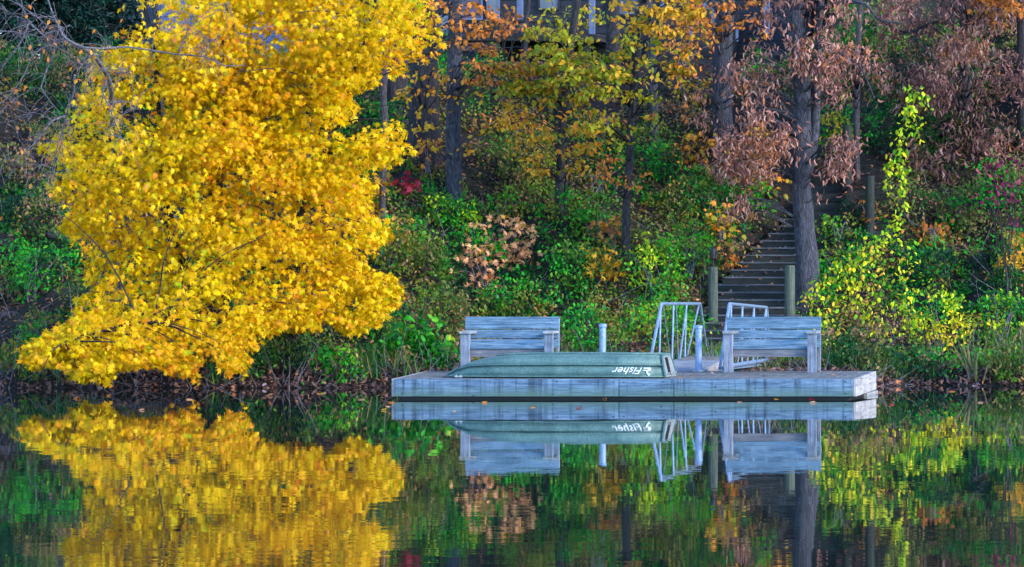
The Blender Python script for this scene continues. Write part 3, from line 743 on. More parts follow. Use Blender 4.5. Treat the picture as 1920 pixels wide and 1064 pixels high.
def sky_screen_house():  # added house shape that screens off the white sky behind the maple
    Y = 106.0; xa, xb = P(160, 0, Y).x, P(760, 0, Y).x
    t = thing('added_pale_house', (xa, Y, 5.0), 'added pale lavender-blue house masking the white sky behind the top of the yellow maple', 'house')
    mb = MB(); mb.box(xa, xb, Y, Y + 7, 4.3, 7.6)
    for k in range(20): mb.box(xa, xb, Y - .02, Y - .001, 4.5 + k * .15, 4.6 + k * .15)
    mb.build('wall', M['pale'], t)
    mb = MB(); mb.add([(xa - .4, Y - .4, 7.6), (xb + .4, Y - .4, 7.6), (xb + .4, Y + 7.4, 7.6), (xa - .4, Y + 7.4, 7.6), (xa + 1, Y + 3.5, 9.6), (xb - 1, Y + 3.5, 9.6)], [(0, 1, 5, 4), (1, 2, 5), (2, 3, 4, 5), (3, 0, 4), (3, 2, 1, 0)]); mb.build('roof', M['roofing'], t)
    for px in (250, 420, 600):
        f = MB(); x = P(px, 0, Y).x; f.box(x - .5, x + .5, Y - .06, Y - .022, 5.3, 6.6); fo = f.build('window', M['white'], t)
        f = MB(); f.box(x - .44, x + .44, Y - .07, Y - .061, 5.36, 6.54); f.build('pane', M['glass'], fo)
sky_screen_house()

# ================================================================== TREES
def trunk_mesh(path, radii, n=16, seg=28, flare=1.0, wob=.12, amp=.03):
    pts = jitter(path, seg, amp); k = len(radii) - 1
    rr = []
    for i in range(seg + 1):
        u = i / seg * k; a = min(int(u), k - 1); rr.append(radii[a] + (radii[a + 1] - radii[a]) * (u - a))
    if flare:
        L = 0
        for i in range(seg + 1):
            if i: L += (pts[i] - pts[i - 1]).length
            rr[i] *= 1 + .55 * flare * math.exp(-L / (rr[-1] * 3 + .12))
    mb = MB(); mb.tube(pts, rr, n, wob); return mb, pts, rr
def limbs(mb, start_pts, targets, r0, seg=7, sag=.15, rmin=.004):
    """thin limbs from the nearest point of the stem to each target"""
    for tg in targets:
        tg = Vector(tg)
        b = min(start_pts, key=lambda p: (p - tg).length + .9 * max(0, p.z - tg.z + .3))
        mid = b.lerp(tg, .5) + Vector((0, 0, sag * (tg - b).length))
        pts = jitter([b, mid, tg], seg, .05); mb.tube(pts, [r0 + (rmin - r0) * (i / seg) ** .8 for i in range(seg + 1)], 5)

def crown_leaves(t, kind, pal, cen, per, r, size, name='crown', **kw):
    pts = clumped(cen, per, r, kw.pop('flat', .55)); rnd = sprig_rnd(len(cen), per, kw.pop('jit', .16), cen)
    return leaves(name, kind, pts, size, pal, t, rnd=rnd, **kw)

# ---- the big yellow maple leaning out over the water
def yellow_maple():
    A = [(205, -60), (770, -60), (800, -5), (812, 35), (826, 80), (805, 92), (790, 108), (762, 92), (742, 128), (718, 95), (692, 108), (698, 150), (655, 170), (598, 152), (535, 128), (500, 118), (480, 190), (205, 190), (185, 95), (212, 60)]
    B = [(190, 90), (535, 120), (522, 175), (545, 222), (600, 238), (650, 258), (700, 232), (745, 225), (766, 270), (758, 290), (702, 300), (682, 322), (692, 350), (688, 400), (722, 412), (716, 450), (700, 470), (664, 476),
         (700, 508), (742, 528), (756, 545), (716, 582), (700, 606), (650, 612), (604, 574), (590, 610), (530, 604), (500, 612), (452, 645), (457, 688), (426, 690), (396, 642), (372, 650), (367, 704), (338, 690), (290, 672), (250, 668), (216, 682), (200, 704),
         (152, 700), (120, 668), (60, 674), (44, 652), (100, 618), (145, 590), (152, 560), (176, 540), (166, 480), (150, 440), (120, 420), (132, 392), (108, 350), (112, 300), (82, 275), (128, 232), (150, 180)]
    C = [(540, 170), (590, 150), (640, 165), (662, 205), (640, 216), (600, 222), (550, 216)]
    Yc = lambda x, y: np.clip(85.9 - 3.9 * sst(470, 700, y) * sst(760, 330, x) + .6 * sst(300, 0, y), 81.4, 87)
    base = G(395, 704); base = Vector((base.x, 86.9, float(ground(base.x, 86.9))))
    t = thing('maple_tree', base, 'large bright yellow maple leaning out over the water', 'tree')
    bo = poly_volume([A, B, C], 470, Yc, 1.5, 150); bo = bo[vnoise(bo, 1.9, .6) + (.5 * vnoise(bo, 4.6, 2.1)) + .5 * sst(5.2, 6.2, bo[:, 0] + 12) > -.40 + .42 * sst(2.8, 4.2, bo[:, 2]) * sst(-4.2, -6.0, bo[:, 0])]; Dp = [(56, 652), (80, 630), (130, 606), (200, 590), (210, 660), (190, 700), (120, 668), (80, 668)]
    bo = np.concatenate([bo, poly_volume([Dp], 34, Yc, .5, 40)])
    ring = poly_volume([A, B, C], 5200, Yc, 1.0, 150); rx_, ry_ = PPX + (ring[:, 0] - CX) * F / ring[:, 1], HY - (ring[:, 2] - CZ) * F / ring[:, 1]
    de = np.minimum(edge_dist(A, rx_, ry_), 999); de = np.where(inpoly(B, rx_, ry_), edge_dist(B, rx_, ry_), de)
    ring = ring[(de < 22) & (ry_ > 100)]; bo = np.concatenate([bo, ring[:95]]); nb_ = len(bo)
    q = RNG.normal(0, 1, (nb_ * 13, 3)) * np.array([.34, .34, .10]); q[:, 2] -= .38 * np.hypot(q[:, 0], q[:, 1])
    tiltb = np.repeat(RNG.normal(0, .35, nb_), 13); q[:, 2] += q[:, 0] * tiltb
    cen = np.repeat(bo, 13, 0) + q; bid = np.repeat(RNG.uniform(0, 1, nb_), 13)
    # darker gaps seen between the boughs
    def px(c): return PPX + (c[:, 0] - CX) * F / c[:, 1], HY - (c[:, 2] - CZ) * F / c[:, 1]
    x, y = px(cen); keep = np.ones(len(cen), bool)
    for gx, gy, gr in ((505, 60, 22), (300, 195, 26), (250, 205, 22), (205, 140, 22), (520, 215, 18), (465, 145, 14), (610, 265, 14), (640, 440, 13), (130, 455, 22), (170, 395, 10), (400, 190, 14)):
        keep &= np.hypot(x - gx, y - gy) > gr
    cen = cen[keep]; bid = bid[keep]
    out = unit(cen - np.array([base.x, 87.5, 3.0]))
    pts = clumped(cen, 8, .21, .5); rnd = np.repeat(bid * .5 + RNG.uniform(0, .5, len(cen)), 8)
    x, y = px(pts); inside = np.zeros(len(pts), bool)
    for q in (A, B, C, Dp):
        ed = edge_dist(q, x, y - 6); wv = vnoise(pts, 5.2, 1.1)
        ins = inpoly(q, x, y - 6); inside |= (ins & (ed > 0 - 16 * wv)) | (~ins & (ed < 7 + 14 * wv))
    inside &= (vnoise(pts, 4.4, 3.3) + .5 * vnoise(pts, 9.5, .3) > -.62)
    pts = pts[inside]; rnd = rnd[inside]; n = len(pts)
    big = vnoise(pts, 1.3, 2.2) * .22
    rnd = np.mod(rnd * .7 + .15 + big + RNG.normal(0, .14, n), 1)
    leaves('crown', 'maple', pts, RNG.uniform(.05, .108, n), 'yellow', t, up=(.05, -.45, .5), spread=.6, tip=(0, -.3, -.9), tspread=.5, rnd=rnd, transl=.42, gain=1.0)
    path = [base - Vector((0, 0, .2)), P(385, 560, 86.8), P(400, 380, 86.8), P(415, 200, 86.9), P(428, 60, 87.0), P(440, -90, 87.2), P(450, -300, 87.4)]
    mb, pts_, rr = trunk_mesh(path, [.13, .12, .105, .09, .075, .06, .03], amp=.05)
    st2 = jitter([pts_[3], P(320, 430, 86.6), P(300, 250, 86.5), P(290, 120, 86.6), P(262, -60, 86.7)], 16, .05)
    mb.tube(st2, [.085 - .004 * i for i in range(17)], 10)
    st3 = jitter([pts_[4], P(520, 480, 86.5), P(600, 300, 86.4), P(690, 60, 86.3), P(700, -90, 86.3)], 16, .06)
    mb.tube(st3, [.06 - .003 * i for i in range(17)], 8)
    st4 = jitter([pts_[2], P(330, 600, 84.8), P(240, 610, 83.2), P(120, 640, 82.4)], 14, .04); mb.tube(st4, [.05 - .003 * i for i in range(15)], 8)
    idx = RNG.choice(len(cen), 150, replace=False)
    limbs(mb, pts_[4:] + st2 + st3 + st4, [tuple(cen[i]) for i in idx], .016, 7, .10)
    mb.build('trunk', M['bark'], t, smooth=True)
yellow_maple()

# ---- bare grey branches reaching in from the left
def bare_tree():
    base = G(215, 640); base = Vector((P(215, 0, 87.6).x, 87.6, float(ground(P(215, 0, 87.6).x, 87.6))))
    t = thing('bare_tree', base, 'leafless tree whose pale grey branches reach across the upper left corner', 'tree')
    mb = MB(); Yb = 81.6
    q = lambda x, y, Y=Yb: P(x, y, Y)
    trunk = jitter([base - Vector((0, 0, .2)), q(225, 450, 87.2), q(214, 260, 86), q(204, 150, 84), q(172, 102, 82.4), q(145, 86), q(122, 70), q(106, 38), q(90, 0), q(70, -60)], 36, .02)
    mb.tube(trunk, [max(.010, .050 - .0014 * i) for i in range(37)], 10, .15)
    segs = [([(122, 72), (95, 75), (70, 55), (52, 36), (42, 10), (38, -30)], 4.5), ([(145, 88), (190, 92), (240, 88), (330, 103), (385, 108), (420, 124), (460, 122)], 4.5),
            ([(112, 80), (85, 88), (60, 105), (45, 140), (20, 178), (-10, 205)], 4), ([(103, 92), (88, 130), (78, 160), (80, 170), (98, 195), (120, 222)], 3.6),
            ([(55, 40), (40, 75), (10, 118), (-10, 150)], 3.2), ([(140, 140), (138, 175), (128, 205), (118, 240), (108, 275), (100, 305)], 4.2), ([(200, 150), (192, 175), (205, 200), (218, 235), (230, 262)], 4.2),
            ([(122, 218), (98, 228), (70, 262), (30, 300), (-10, 330)], 3.4), ([(335, 100), (352, 60), (358, 48), (400, 25), (430, 5)], 2.6), ([(370, 104), (385, 85), (410, 70)], 2),
            ([(130, 48), (110, 55), (88, 62)], 2), ([(30, 5), (60, 25), (100, 55), (130, 76)], 2.6), ([(0, 15), (30, 30), (60, 42)], 2.2), ([(205, 88), (190, 100), (175, 118)], 2), ([(185, 132), (225, 138), (245, 134)], 2.6),
            ([(70, 165), (35, 180), (10, 200), (-10, 240)], 2.2), ([(90, 195), (60, 215), (25, 225), (0, 232)], 1.8), ([(118, 250), (110, 290), (100, 322), (90, 330)], 2), ([(215, 195), (240, 192), (262, 205)], 2),
            ([(142, 130), (160, 120), (180, 122)], 1.6), ([(100, 5), (110, 40), (125, 70)], 1.8), ([(180, 92), (165, 110), (160, 128), (162, 172)], 2), ([(10, 60), (40, 62), (80, 70), (104, 84)], 1.8)]
    allp = []
    for sg, wpx in segs:
        p = jitter([q(x, y, Yb + .25 * math.sin(x * .05 + y * .03)) for x, y in sg], 12, .015)
        r0 = wpx / 2 * Yb / F; mb.tube(p, [r0 * (1 - .06 * i) for i in range(13)], 7); allp += p[2:]
    rr = random.Random(3); tips = []
    for k in range(480):
        b = rr.choice(allp)
        d = Vector((rr.uniform(-1, .5), rr.uniform(-.8, .6), rr.uniform(-1.1, .5))).normalized() * rr.uniform(.15, .62)
        c = jitter([b, b + d * .5 + Vector((0, 0, .05)), b + d], 5, .03); mb.tube(c, [.0055 - .0008 * i for i in range(6)], 4); tips.append(c[-1]); tips.append(c[3])
    mb.build('trunk', M['twig'], t, smooth=True)
    tp = np.array([tuple(p) for p in tips]); tp = tp[RNG.choice(len(tp), 170)]
    leaves('crown', 'oval', tp, .075, 'orange', t, spread=1, tip=(0, 0, -1), tspread=.3)
bare_tree()

# ---- dark spruce, upper left
def spruce(px, pyb, Y, h, rad, label, n=420):
    x = P(px, 0, Y).x; base = Vector((x, Y, float(ground(x, Y)))); t = thing('spruce_tree', base, label, 'tree', 'dark spruces on the hilltop')
    mb = MB(); mb.tube([base - Vector((0, 0, .2)), base + Vector((0, 0, h))], [.14, .02], 8); 
    P_, T_ = [], []
    for k in range(n):
        u = RNG.uniform(.02, 1) ; z = base.z + .3 + (h - .3) * u; a = RNG.uniform(0, 6.283); r = rad * (1 - u) ** .8 + .08
        d = np.array([math.cos(a), math.sin(a), -.28]); o = np.array([x, Y, z])
        L = r * RNG.uniform(.7, 1.05); mb.tube([tuple(o), tuple(o + d * L)], [.012, .003], 4)
        m = int(26 * L / .8) + 8; s = RNG.uniform(.15, 1, m); c = o + d * (s * L)[:, None]; c[:, 2] -= .06 * s
        side = np.cross(d, [0, 0, 1]); c += side * (RNG.uniform(-.28, .28, m) * (1.1 - s) * L)[:, None]; c[:, 2] -= RNG.uniform(0, .1, m)
        P_.append(c)
    pts = np.concatenate(P_)
    mb.build('trunk', M['darktwig'], t)
    leaves('crown', 'long', pts, .15, 'needle', t, up=(0, 0, .7), spread=.5, tip=(0, 0, -.7), tspread=.8, transl=.1)
spruce(55, 150, 101.5, 6.5, 1.5, 'dark spruce at the far upper left corner behind the bare branches')
spruce(150, 150, 104.5, 5.2, 1.3, 'dark spruce with sky to its right, next to the yellow maple top', 300)
spruce(-75, 150, 100.0, 7.0, 1.7, 'dark spruce cut by the left edge of the picture', 300)

# ---- trunks standing on the slope; crown boxes give the sprays that belong to each
def tree(label, path, ybase, wpx, bark='bark', crowns=(), name='tree', cat='tree', group='slender trees on the slope', flare=1, extra=None, lean_y=0.0):
    """path: pixel points from base upward; wpx: widths in px at each; crowns: (polygon or box, palette, leaf, n sprigs, per, size, dY, thick)"""
    g = G(path[0][0], ybase); Y = g.y
    pts = [g - Vector((0, 0, .25))] + [P(x, y, Y + lean_y * (ybase - y) / 400) for x, y in path]
    lx, ly = path[-1]; dx = (path[-1][0] - path[-2][0]) / max(1, path[-2][1] - path[-1][1])
    if ly <= 5: pts.append(P(lx + dx * 260, ly - 260, Y + lean_y)); 
    rad = [w_ / 2 * Y / F for w_ in wpx]; rad = [rad[0]] + rad
    if ly <= 5: rad.append(rad[-1] * .7)
    t = thing(name, g, label, cat, group)
    mb, pp, rr = trunk_mesh(pts, rad, flare=flare, seg=34, amp=.02)
    for q in (extra or ()):
        w0 = q[0]; sp = jitter([P(x, y, Y + dy) for x, y, dy in q[1]], 14, .02); mb.tube(sp, [w0 / 2 * Y / F * (1 - .05 * i) for i in range(15)], 8, .1)
    for shape, pal, kind, nsp, per, size, dY, thick in crowns:
        if len(shape) == 4 and not hasattr(shape[0], '__len__'):
            x0, y0, x1, y1 = shape; cx_, cy_ = (x0 + x1) / 2, (y0 + y1) / 2
            poly = [(cx_ + (x1 - x0) / 2 * (1 + .22 * math.sin(k * 2.3 + x0)) * math.cos(k * math.pi / 8), cy_ + (y1 - y0) / 2 * (1 + .22 * math.sin(k * 3.1 + y0)) * math.sin(k * math.pi / 8)) for k in range(16)]
        else: poly = shape
        cen = poly_volume([poly], nsp, Y + dY, thick, 60)
        if kind == 'oval' and thick > .35:
            cen[:, 2] = np.round((cen[:, 2] + .12 * np.sin(cen[:, 0] * 2.3)) / .27) * .27 + RNG.normal(0, .035, len(cen)) - .10 * np.sin(cen[:, 0] * 2.3)
        v = .7 * vnoise(cen, 2.6, .5) + .5 * vnoise(cen, 7.5, x0 * .01 if len(shape) == 4 and not hasattr(shape[0], '__len__') else .3); cen = cen[v > (.06 if kind == 'long' and thick > .2 else -.15)]
        if kind == 'long':
            cen = cen[RNG.uniform(0, 1, len(cen)) < .72]
            xx = PPX + (cen[:, 0] - CX) * F / cen[:, 1]; yy = HY - (cen[:, 2] - CZ) * F / cen[:, 1]
            tx = np.interp(-yy, [-q_[1] for q_ in path], [q_[0] for q_ in path])
            cen = cen[~((np.abs(xx - tx) < 30) & (yy > 120) & (RNG.uniform(0, 1, len(cen)) < .8))]
        else:
            xx = PPX + (cen[:, 0] - CX) * F / cen[:, 1]; yy = HY - (cen[:, 2] - CZ) * F / cen[:, 1]
            tx = np.interp(-yy, [-q_[1] for q_ in path], [q_[0] for q_ in path])
            cen = cen[~((np.abs(xx - tx) < 24) & (yy > 50) & (RNG.uniform(0, 1, len(cen)) < .75))]
        limbs(mb, pp[3:], [tuple(c) for c in cen[::max(1, len(cen) // 26)]], .010, 6, .08)
        tip = (0, -.1, -1.0) if kind == 'long' else (0, -.2, -.75)
        crown_leaves(t, kind, pal, cen, per, .17 if kind != 'long' else .21, size, flat=.4 if kind != 'long' else .7, tip=tip, tspread=.35 if kind == 'long' else .6, spread=.9 if kind == 'long' else .7)
    mb.build('trunk', M[bark], t, smooth=True)
    return t
tree('broad dark trunk with deep furrowed bark right of the yellow canopy', [(798, 300), (795, 180), (797, 80), (800, 0)], 300, [58, 52, 48, 46], 'bark', [((770, -60, 930, 100), 'orange', 'oval', 60, 9, .10, -1.5, .5), ((750, 90, 860, 260), 'golden', 'oval', 80, 8, .09, -1.5, .4)], flare=.5)
tree('dark trunk in shade between the thin pole tree and the broad trunk', [(745, 235), (745, 120), (742, 0)], 240, [46, 40, 36], 'bark', flare=.3)
tree('thin pale pole of a tree at the right edge of the yellow maple', [(719, 412), (718, 330), (722, 230), (719, 180), (724, 90), (722, 0)], 414, [12, 12, 13, 12, 11, 10], 'bark_smooth', flare=.3)
tree('straight dark trunk above the left-hand bench with orange leaves around it', [(852, 378), (850, 250), (852, 100), (856, 0)], 380, [31, 28, 27, 25], 'bark_blue',
     [((800, 160, 905, 330), 'golden', 'oval', 55, 8, .095, -.8, .5), ((830, 50, 1010, 150), 'orange', 'oval', 80, 8, .095, -1.0, .6)], flare=.5,
     extra=[(4, [(838, 300, 0), (800, 262, -.4), (770, 200, -.8)]), (3, [(862, 310, 0), (900, 322, -.2), (940, 345, -.3)])])
tree('slim leaning trunk left of centre with a forked foot', [(1058, 430), (1050, 380), (1053, 250), (1068, 110), (1082, 0)], 432, [17, 16, 15, 14, 13], 'bark',
     [((930, 60, 1130, 190), 'yellowgreen', 'oval', 220, 9, .10, -.7, .6), ((950, 130, 1130, 320), 'golden', 'oval', 170, 8, .095, -.5, .8)], flare=.4, extra=[(9, [(1060, 425, -.05), (1062, 340, .05), (1064, 320, .1)])])
tree('slim dark trunk bending right, with yellow-green sprays at its top', [(1176, 492), (1174, 420), (1182, 250), (1192, 130), (1208, 0)], 494, [17, 15, 14, 14, 13], 'bark',
     [((1040, 40, 1240, 150), 'yellowgreen', 'oval', 230, 9, .10, -.8, .6), ((1080, 120, 1230, 260), 'yellowgreen', 'oval', 110, 8, .095, -.8, .6), ((1110, 285, 1215, 365), 'orange', 'oval', 50, 8, .085, -.5, .3), ((1140, -60, 1330, 60), 'golden', 'oval', 120, 8, .10, -1, .6)], flare=.4)
tree('grey trunk half hidden by golden sprays right of the centre', [(1228, 262), (1224, 150), (1219, 60), (1216, 0)], 264, [18, 16, 16, 15], 'bark_blue',
     [((1210, 60, 1340, 140), 'golden', 'oval', 75, 8, .10, -1, .4), ((1200, 180, 1290, 300), 'orange', 'oval', 50, 7, .09, -1, .4)], flare=.4)
tree('thick grey trunk left of the stairs, its top wrapped in brown leaves', [(1356, 268), (1355, 180), (1357, 90), (1360, 0)], 270, [38, 36, 34, 32], 'bark_blue',
     [((1260, -60, 1450, 70), 'orange', 'oval', 90, 8, .095, -1.2, .6), ((1300, 120, 1450, 260), 'oakbrown', 'long', 150, 10, .108, -1.6, .7), ((1340, 230, 1440, 330), 'golden', 'oval', 60, 8, .09, -2.5, .5)], flare=.5)
tree('large oak with hanging brown leaves beside the stairs', [(1514, 585), (1514, 500), (1508, 420), (1503, 320), (1505, 200), (1496, 90), (1488, 0)], 590, [52, 42, 38, 35, 34, 32, 30], 'bark_blue',
     [((1430, -70, 1600, 140), 'oakbrown', 'long', 430, 11, .108, -.5, .8), ((1440, 90, 1570, 260), 'oakbrown', 'long', 170, 11, .108, -.5, .6), ((1330, 235, 1600, 335), 'oakbrown', 'long', 430, 11, .108, -.6, .7),
      ((1480, 320, 1545, 405), 'oakbrown', 'long', 26, 10, .105, -.45, .1), ((1370, 60, 1470, 240), 'oakbrown', 'long', 120, 10, .108, -.6, .6), ((1370, 350, 1400, 405), 'oakbrown', 'long', 14, 10, .105, -.6, .1)],
     group='large oaks with hanging brown leaves', flare=.7, extra=[(22, [(1512, 330, .05), (1528, 240, .1), (1532, 130, .15), (1540, 0, .2), (1545, -80, .2)]), (9, [(1528, 20, 0), (1575, 6, -.3), (1620, 8, -.5), (1650, 38, -.6), (1690, 44, -.7)]), (7, [(1545, 85, 0), (1585, 108, -.2), (1612, 128, -.3), (1640, 185, -.4)])])
tree('slim ridged sapling trunk right of the oak, ending in brown leaves', [(1607, 335), (1606, 250), (1608, 150), (1612, 20), (1612, 0)], 338, [11, 11, 11, 9, 9], 'bark_smooth', [((1560, 70, 1680, 200), 'oakbrown', 'long', 130, 10, .105, -1.6, .6)], flare=.3)
tree('oak in the upper right whose brown leaves hang over the green slope', [(1812, 210), (1808, 110), (1806, 0)], 212, [24, 20, 18], 'bark',
     [((1640, -60, 1940, 110), 'oakbrown', 'long', 520, 11, .108, -2.2, .9), ((1690, 60, 1940, 220), 'oakbrown', 'long', 520, 11, .108, -2.4, .9), ((1640, 60, 1740, 180), 'oakbrown', 'long', 90, 10, .105, -2.2, .6), ((1840, 280, 1940, 380), 'oakbrown', 'long', 60, 10, .105, -2.2, .5), ((1690, 150, 1830, 330), 'oakbrown', 'long', 230, 10, .105, -2.6, .7),
      ((1800, 180, 1950, 300), 'oakbrown', 'long', 240, 10, .105, -2.4, .7), ((1720, 330, 1800, 430), 'oakbrown', 'long', 34, 10, .115, -2.6, .3), ((1830, -60, 1930, 40), 'orange', 'maple', 60, 8, .09, -2.6, .3)],
     group='large oaks with hanging brown leaves', flare=.4, extra=[(8, [(1800, 60, -1), (1760, 40, -1.8), (1700, 60, -2.2), (1650, 40, -2.4)]), (6, [(1690, 120, -2.4), (1712, 190, -2.5), (1724, 260, -2.5)])])
tree('dark trunk cut by the right edge of the picture', [(1917, 260), (1916, 120), (1915, 0)], 262, [22, 20, 18], 'bark', flare=.4)
tree('thin dark stem seen through the left side of the maple', [(302, 330), (300, 190), (296, 90), (290, 0)], 330, [16, 15, 13, 12], 'bark', flare=.4)
tree('dark stem behind the maple crown near its middle', [(428, 240), (426, 60), (420, 0)], 242, [20, 18, 16], 'bark', flare=.4)
tree('twin of dark stems beside the white handrail of the house', [(1150, 108), (1148, 40), (1150, 0)], 122, [26, 24, 24], 'bark', flare=.3)
tree('dark trunk before the house wall between the rail and the white post', [(985, 118), (988, 40), (990, 0)], 122, [9, 9, 8], 'bark', flare=.3)

tree('dark trunk just beyond the left edge of the picture', [(-190, 300), (-185, 120), (-180, 0)], 302, [30, 27, 24], 'bark', [((-330, -100, -60, 160), 'golden', 'oval', 160, 8, .10, -.5, .8)], flare=.4)
tree('grey trunk well beyond the left edge of the picture', [(-420, 240), (-418, 120), (-410, 0)], 242, [34, 30, 26], 'bark_blue', [((-560, -100, -300, 160), 'orange', 'oval', 160, 8, .10, -.5, .8)], flare=.4)
tree('grey trunk just beyond the right edge of the picture', [(2080, 380), (2080, 160), (2084, 0)], 382, [34, 30, 26], 'bark_blue', [((1980, -100, 2220, 200), 'yellowgreen', 'oval', 200, 8, .10, -.5, .8)], flare=.4)
tree('dark trunk well beyond the right edge of the picture', [(2280, 300), (2284, 140), (2290, 0)], 302, [30, 27, 24], 'bark', [((2180, -100, 2420, 220), 'golden', 'oval', 180, 8, .10, -.5, .8)], flare=.4)

# ================================================================== SHRUBS AND SAPLINGS
def shrub(label, x0, y0, x1, y1, pal, kind='small', size=.07, dens=1.0, name='shrub', cat='shrub', group=None, hollow=.35, gaps=.45, base=None, per=10, r=.15, pal2=None, stems=7, **kw):
    cx, w_ = (x0 + x1) / 2, (x1 - x0); g = G(cx, base or min(y1, 722)); Y = g.y
    c = P(cx, (y0 + y1) / 2, Y); rx = w_ / 2 * Y / F; rz = (y1 - y0) / 2 * Y / F; ry = max(.25, min(rx, rz) * .8)
    c.y += ry * .25
    area = rx * rz * 3.14
    t = thing(name, g, label, cat, group)
    ns = max(6, int(dens * area * {'small': 120, 'oval': 75, 'maple': 50, 'long': 60}[kind]))
    cen = ellip(tuple(c), (rx * .95, ry, rz * .95), ns, hollow, gaps, g.x)
    cen = cen[cen[:, 2] > ground(cen[:, 0], cen[:, 1]) + .03]
    if len(cen) < 3: cen = ellip(tuple(c), (rx, ry, rz), 8)
    if pal2:
        m = vnoise(cen, 2.6 / max(rx, .3), 1.1) > .15
        if m.sum() > 2: crown_leaves(t, kind, pal2, cen[m], per, r, size, name='foliage', **dict(kw))
        cen = cen[~m]
    crown_leaves(t, kind, pal, cen, per, r, size, name='foliage', **dict(kw))
    mb = MB()
    idx = RNG.choice(len(cen), min(stems, len(cen)), replace=False)
    for i in idx:
        b = g + Vector((random.uniform(-.1, .1), random.uniform(-.1, .1), -.05)); e = Vector(cen[i])
        mb.tube(jitter([b, b.lerp(e, .5) + Vector((0, 0, .12)), e], 7, .04), [.012 - .0012 * k for k in range(8)], 5)
    mb.build('stem', M['darktwig'] if random.random() < .6 else M['twig'], t)
    return t
